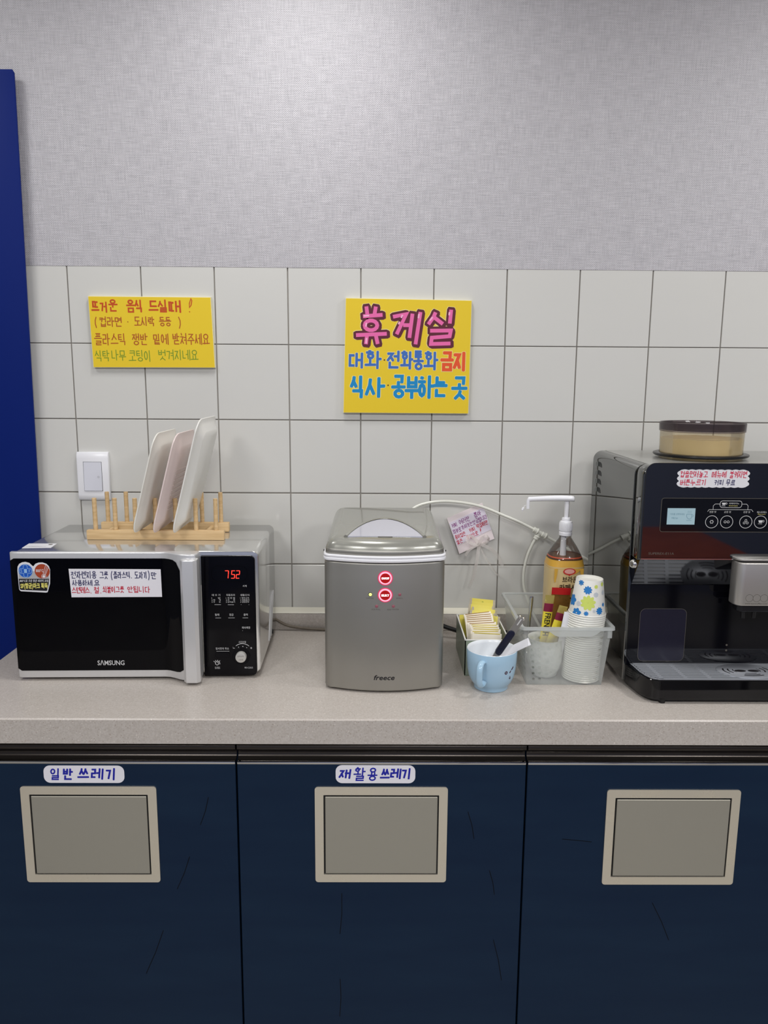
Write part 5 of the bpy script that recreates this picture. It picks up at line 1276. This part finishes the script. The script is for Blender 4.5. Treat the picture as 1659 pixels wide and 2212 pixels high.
for x in btn: ink.ring(au(x), av(1.2324), .0126, .0010, 1, 32)
# button symbols
def bean(x, z_, r): ink.ring(au(x), av(z_), r, .0008, 1, 8)
bean(.9008, 1.2324, .0028); 
for q in range(6): ink.disc(au(.9008 + .0036 * math.cos(q * PI / 3)), av(1.2324 + .0036 * math.sin(q * PI / 3)), .0007, 1, 6)
bean(.9280, 1.2324, .0024); bean(.9344, 1.2324, .0024); bean(.9670, 1.2305, .0022); bean(.9734, 1.2305, .0022); bean(.9702, 1.2355, .0022)
def cupicon(x, z_, s_):
    ink.poly([(au(x - .0045 * s_), av(z_ + .003 * s_)), (au(x + .0045 * s_), av(z_ + .003 * s_)), (au(x + .003 * s_), av(z_ - .002 * s_)), (au(x - .003 * s_), av(z_ - .002 * s_))])
    ink.ring(au(x + .0055 * s_), av(z_ + .0012 * s_), .0018 * s_, .0008, 1, 10); ink.stroke([(au(x - .0045 * s_), av(z_ - .0042 * s_)), (au(x + .0035 * s_), av(z_ - .0042 * s_))], .0008)
cupicon(1.0000, 1.2330, 1.0); cupicon(.9225, 1.2690, .9)
outline(ink, .9150, .9590, 1.2755, 1.2618, .0050, .0009, *a0)
ink.stroke([(au(.9150), av(1.2690)), (au(.9050), av(1.2690)), (au(.9015), av(1.2655)), (au(.9015), av(1.2575))], .0008); ink.stroke([(au(.9590), av(1.2690)), (au(.9690), av(1.2690)), (au(.9720), av(1.2655)), (au(.9720), av(1.2575))], .0008)
ink.stroke([(au(.8910), av(1.2535)), (au(.8935), av(1.2575)), (au(.9800), av(1.2575)), (au(.9830), av(1.2535))], .0008)
def cf(t_, x0, x1, z1, z0, i_=None): (i_ or ink).font(t_, au(x0), av(z1), au(x1), av(z0))
cf('아메리카노', .9330, .9535, 1.2722, 1.2685); cf('연한 맛', .8945, .9085, 1.2547, 1.2507); cf('순한 맛', .9245, .9385, 1.2547, 1.2507); cf('진한 맛', .9635, .9775, 1.2547, 1.2507); cf('에스프레소', .9910, 1.0110, 1.2547, 1.2507)
ink.build('menu_lettering', 'white_ink', mp)
cf('Americano', .9330, .9510, 1.2672, 1.2645, inky); cf('Espresso', .9935, 1.0090, 1.2497, 1.2470, inky); inky.build('menu_lettering', 'cream_ink', mp)
yp = -.4345
ink = CF(.774, .832, 1.1690, 1.1630); ink.font('SUPEREX-E11A', .05, .1, .95, .9); ink.build('model_lettering', 'grey_ink', cm)
# handwritten cloud sticker
cx0, cx1, cz1, cz0 = .8225, .9720, 1.3395, 1.3015
cl = []
for q in range(9): cl += [(.06 + .88 * q / 9 + .88 / 9 * s_ / 4, .05 - .035 * math.sin(PI * s_ / 4)) for s_ in range(4)]
for q in range(3): cl += [(.96 + .03 * math.sin(PI * s_ / 4), .08 + .84 * q / 3 + .84 / 3 * s_ / 4) for s_ in range(4)]
for q in range(9): cl += [(.94 - .88 * q / 9 - .88 / 9 * s_ / 4, .95 + .035 * math.sin(PI * s_ / 4)) for s_ in range(4)]
for q in range(3): cl += [(.04 - .03 * math.sin(PI * s_ / 4), .92 - .84 * q / 3 - .84 / 3 * s_ / 4) for s_ in range(4)]
FS = front(cx0, cx1, cz1, cz0, yp)
st_ = mk('instruction_sticker', loft(B(), [[FS(a, b, .0002) for a, b in cl], [FS(a, b, -.0001) for a, b in cl]]), 'sticker_white', cm, smooth=False)
def SI(): return Ink(lambda u, v, l: FS(u, v, l + .0002), cx1 - cx0, cz1 - cz0)
ink = SI()
for a in [('컵을먼저놓고', .05, .11, .425, .44), ('메뉴에', .475, .11, .675, .44), ('불켜지면', .715, .10, .95, .45), ('버튼누르기', .055, .55, .41, .86)]: ink.hand(*a, .00135, jit=.05, slant=.1)
ink.build('lettering', 'crimson_ink', st_)
ink = SI()
for a in [('커피', .515, .56, .65, .84), ('무료', .675, .56, .80, .84)]: ink.hand(*a, .00135, jit=.05, slant=.1)
ink.build('lettering', 'navy_ink', st_)
mk('sticker_leaf', prism(B(), [(1.0345, 1.3230), (1.0285, 1.3205), (1.0275, 1.3150), (1.0310, 1.3120), (1.0345, 1.3140)], 'y', yp, yp - .0002), 'packet_yellow', cm, smooth=False)
mk('round_sticker', prism(B(), [(1.0600 + .0265 * math.cos(2 * PI * i / 36), 1.3185 + .0285 * math.sin(2 * PI * i / 36)) for i in range(36)], 'y', yp, yp - .0003), 'sticker_white', cm, smooth=False)
# dispenser
dp = mk('dispenser', prism(B(), rrect(.1190, .034, [.016, .002, .002, .016], 6, XC + .0175, -.4415), 'z', 1.0620, 1.1535, .004, 3), 'cm_head', cm, ang=40)
mk('dispenser_cap', prism(B(), rrect(.1270, .036, [.018, .002, .002, .018], 6, XC + .0175, -.4415), 'z', 1.1565, 1.1605, .001, 2), 'cm_head', cm, ang=40)
mk('dispenser_gap', prism(B(), rrect(.1130, .028, .012, 4, XC + .0175, -.4415), 'z', 1.1530, 1.1570), 'black_plain', cm)
mk('spout_block', prism(B(), rrect(.098, .026, [.012, .002, .002, .012], 5, XC + .0155, -.4390), 'z', 1.0480, 1.0625, .002, 1), 'black_satin', cm)
for x in (.9775, 1.0000): mk('nozzle', cyl(B(), (x, -.442, 1.0490), (x, -.442, 1.0330), .0046, 14, 0, .0038), 'black_satin', cm)
ink = Ink(front(.96, 1.05, 1.1005, 1.0505, -.4585), .09, .05)
for x in (.9798, .9948, 1.0098): ink.ring((x - .96) / .09, (1.10 - 1.0790) / .05, .0076, .0006, 1, 28)
ink.font('www.eurocoffee.co.kr', .13, .615, .64, .685); ink.build('maker_lettering', 'grey_ink', dp)
# tank window on the recess wall
mk('tank_window', prism(B(), rrect(.1000, .1175, .012, 6, .8340, .9770), 'y', -.3882, -.3892, .0004, 1), 'tank_window', cm)
ink = Ink(front(.70, .95, 1.10, .90, -.3892), .25, .20)
outline(ink, .7845, .8835, 1.0353, .9187, .0115, .0007, .70, .95, 1.10, .90); ink.build('window_edge', 'grey_ink', bpy.data.objects['tank_window'])
for z_ in (1.0, .988): mk('rear_port', cyl(B(), (.975, -.3882, z_ - .045), (.975, -.3890, z_ - .045), .0022, 8), 'grey_ink', cm)
# drip tray
tp_ = [(.7600, -.3867), (.7680, -.4350), (.7740, -.4550), (.7820, -.4690), (.7930, -.4765), (.8080, -.4790)]
outl = tp_ + [(2 * XC - p[0], p[1]) for p in reversed(tp_)]
mk('drip_tray', prism(B(), outl, 'z', .8700, .9105, .001, 1), 'black_gloss', cm, ang=30)
mk('tray_plinth', prism(B(), [(XC + (p[0] - XC) * .985, p[1] + .004) for p in outl], 'z', .8660, .8705), 'black_plain', cm)
tq_ = [(.7690, -.3875), (.7735, -.4350), (.7785, -.4550), (.7855, -.4690), (.7950, -.4758), (.8080, -.4785)]
gi = [(XC + (p[0] - XC) * .996, p[1] + (.0010 if p[1] < -.41 else 0)) for p in outl]
def xleft(y):
    for (xa, ya), (xb, yb) in zip(tq_, tq_[1:]):
        if yb <= y <= ya: return xa + (xb - xa) * (y - ya) / (yb - ya) + .0030
    return tq_[-1][0]
bm = B()
for q in range(10):
    y0 = -.3910 - q * .0087; y1 = y0 - .0056
    xl = xleft(y1)
    prism(bm, [(xl, y0), (xl + .0002, y1), (2 * XC - xl, y1), (2 * XC - xl, y0)], 'z', .9120, .9135)
for x in (.800, .850, .900, 1.090, 1.140, 1.190): prism(bm, [(x, -.389), (x + .004, -.4780), (x + .012, -.4780), (x + .008, -.389)], 'z', .9118, .9134)
prism(bm, [(.7695, -.3885), (.7700, -.3915), (1.2200, -.3915), (1.2205, -.3885)], 'z', .9118, .9135)
prism(bm, [(.797, -.4755), (.800, -.4785), (1.190, -.4785), (1.193, -.4755)], 'z', .9118, .9135)
edge = [(p[0] + .0004, p[1]) for p in tq_]
for (xa, ya), (xb, yb) in zip(edge, edge[1:]): prism(bm, [(xa, ya), (xb, yb), (xb + .0045, yb + .0022), (xa + .0045, ya)], 'z', .9118, .9135)
gr_ = mk('grille', bm, 'grille', cm, smooth=False)
mk('cup_rest', lathe(B(), [(0, .9150), (.060, .9150), (.062, .9142), (.062, .9120)], (1.000, -.433, 0), 48), 'grille', cm)
bpy.data.objects['cup_rest'].scale = (1, .66, 1); bpy.data.objects['cup_rest'].location = (0, (-.433 + .26) * (1 - .66), 0)
ink = Ink(flat((.93, -.383, .9150), (.14, 0, 0), (0, -.1, 0), (0, 0, 1)), .14, .1)
for r_ in (.028, .038, .048):
    for a_ in (150, -30, 60): ink.ring(.5, .5, r_, .0030 if r_ > .03 else .002, 1, 12, a_, a_ + 50, ry=r_ * .62)
for u in (.40, .60): ink.disc(u, .52, .0120, 1, 20, .0062)
ink.build('drain_hole', 'black_ink', bpy.data.objects['cup_rest'].parent and cm)
# side details
kn = mk('side_bolt', lathe(B(), [(.0095, 0), (.0095, .002), (.0075, .0055), (.0060, .0065), (.0030, .0066), (.0026, .0050), (0, .0050)], (X0 + .0005, -.4135, 1.1390), 24, (-1, -.45, 0)), 'chrome', cm)
for q in range(4):
    z_ = 1.3150 - q * .0205; y0 = -.100; xo = X0
    v_ = mk('vent', prism(B(), [(y0 - .024, z_ - .0056), (y0 - .020, z_ + .0020), (y0 - .014, z_ + .0052), (y0 - .004, z_ + .0052), (y0 - .004, z_ - .0056)][::-1], 'x', X0 - .0005, X0 + .001), 'black_plain', cm, smooth=False)
    v_.location.y = -.028
    mk('vent_scoop', loft(B(), [[Vector((X0 - .0004, y0 + .003 - .024 * s_, z_ + q_ * (.0018 + .004 * s_))) for q_ in (-1, 1)] + [Vector((X0 - .0004 - .006 * s_, y0 + .003 - .024 * s_, z_ + q_ * (.0012 + .003 * s_))) for q_ in (1, -1)] for s_ in (0, .35, .7, 1.0)]), 'scoop_grey', cm, ang=50)
# bean hopper on top
hc = (.9395, -.262, 0)
hp_ = mk('hopper', lathe(B(), [(.0865, 1.3440), (.0875, 1.4050), (.0865, 1.4052), (.0855, 1.3445)], hc, 56), 'hopper_clear', cm, ang=60)
mk('hopper_lid', lathe(B(), [(.0880, 1.4040), (.0892, 1.4045), (.0900, 1.4230), (.0888, 1.4236), (.0882, 1.4225), (.0875, 1.4070), (0, 1.4066)], hc, 56), 'smoke', hp_, ang=50)
mk('hopper_flange', lathe(B(), [(.0872, 1.3500), (.0975, 1.3505), (.1000, 1.3530), (.0995, 1.3560), (.0960, 1.3572), (.0872, 1.3575)], hc, 56), 'black_satin', hp_, ang=50)
rr = random.Random(2); t = bmesh.new(); R_ = []
for z_ in (1.3450, 1.37, 1.389): R_.append([t.verts.new((hc[0] + .0850 * math.cos(2 * PI * i / 72), hc[1] + .0850 * math.sin(2 * PI * i / 72), z_ + (rr.uniform(-.0012, .0012) if z_ > 1.38 else 0))) for i in range(72)])
R_.append([t.verts.new((hc[0] + .0500 * math.cos(2 * PI * i / 72), hc[1] + .0500 * math.sin(2 * PI * i / 72), 1.3915 + rr.uniform(-.001, .001))) for i in range(72)])
for a_, b_ in zip(R_, R_[1:]):
    for i in range(72): t.faces.new((a_[i], a_[(i + 1) % 72], b_[(i + 1) % 72], b_[i]))
t.faces.new(R_[-1]); bmesh.ops.recalc_face_normals(t, faces=t.faces[:])
tag(mk('coffee_powder', t, 'powder', hp_), kind='stuff')

# ================================================================== TABLE seen in the machine's front
tb = thing('table', 'red-brown wooden table standing across the room, mirrored in the coffee machine', 'table', (1.42, -2.75, 0))
mk('tabletop', box(B(), .92, 1.95, -3.05, -2.30, .69, .72, .004, 2), 'table_wood', tb)
for x in (.98, 1.89):
    for yy in (-2.99, -2.36): mk('leg', box(B(), x - .025, x + .025, yy - .025, yy + .025, 0, .69, .003, 1), 'black_plain', tb)
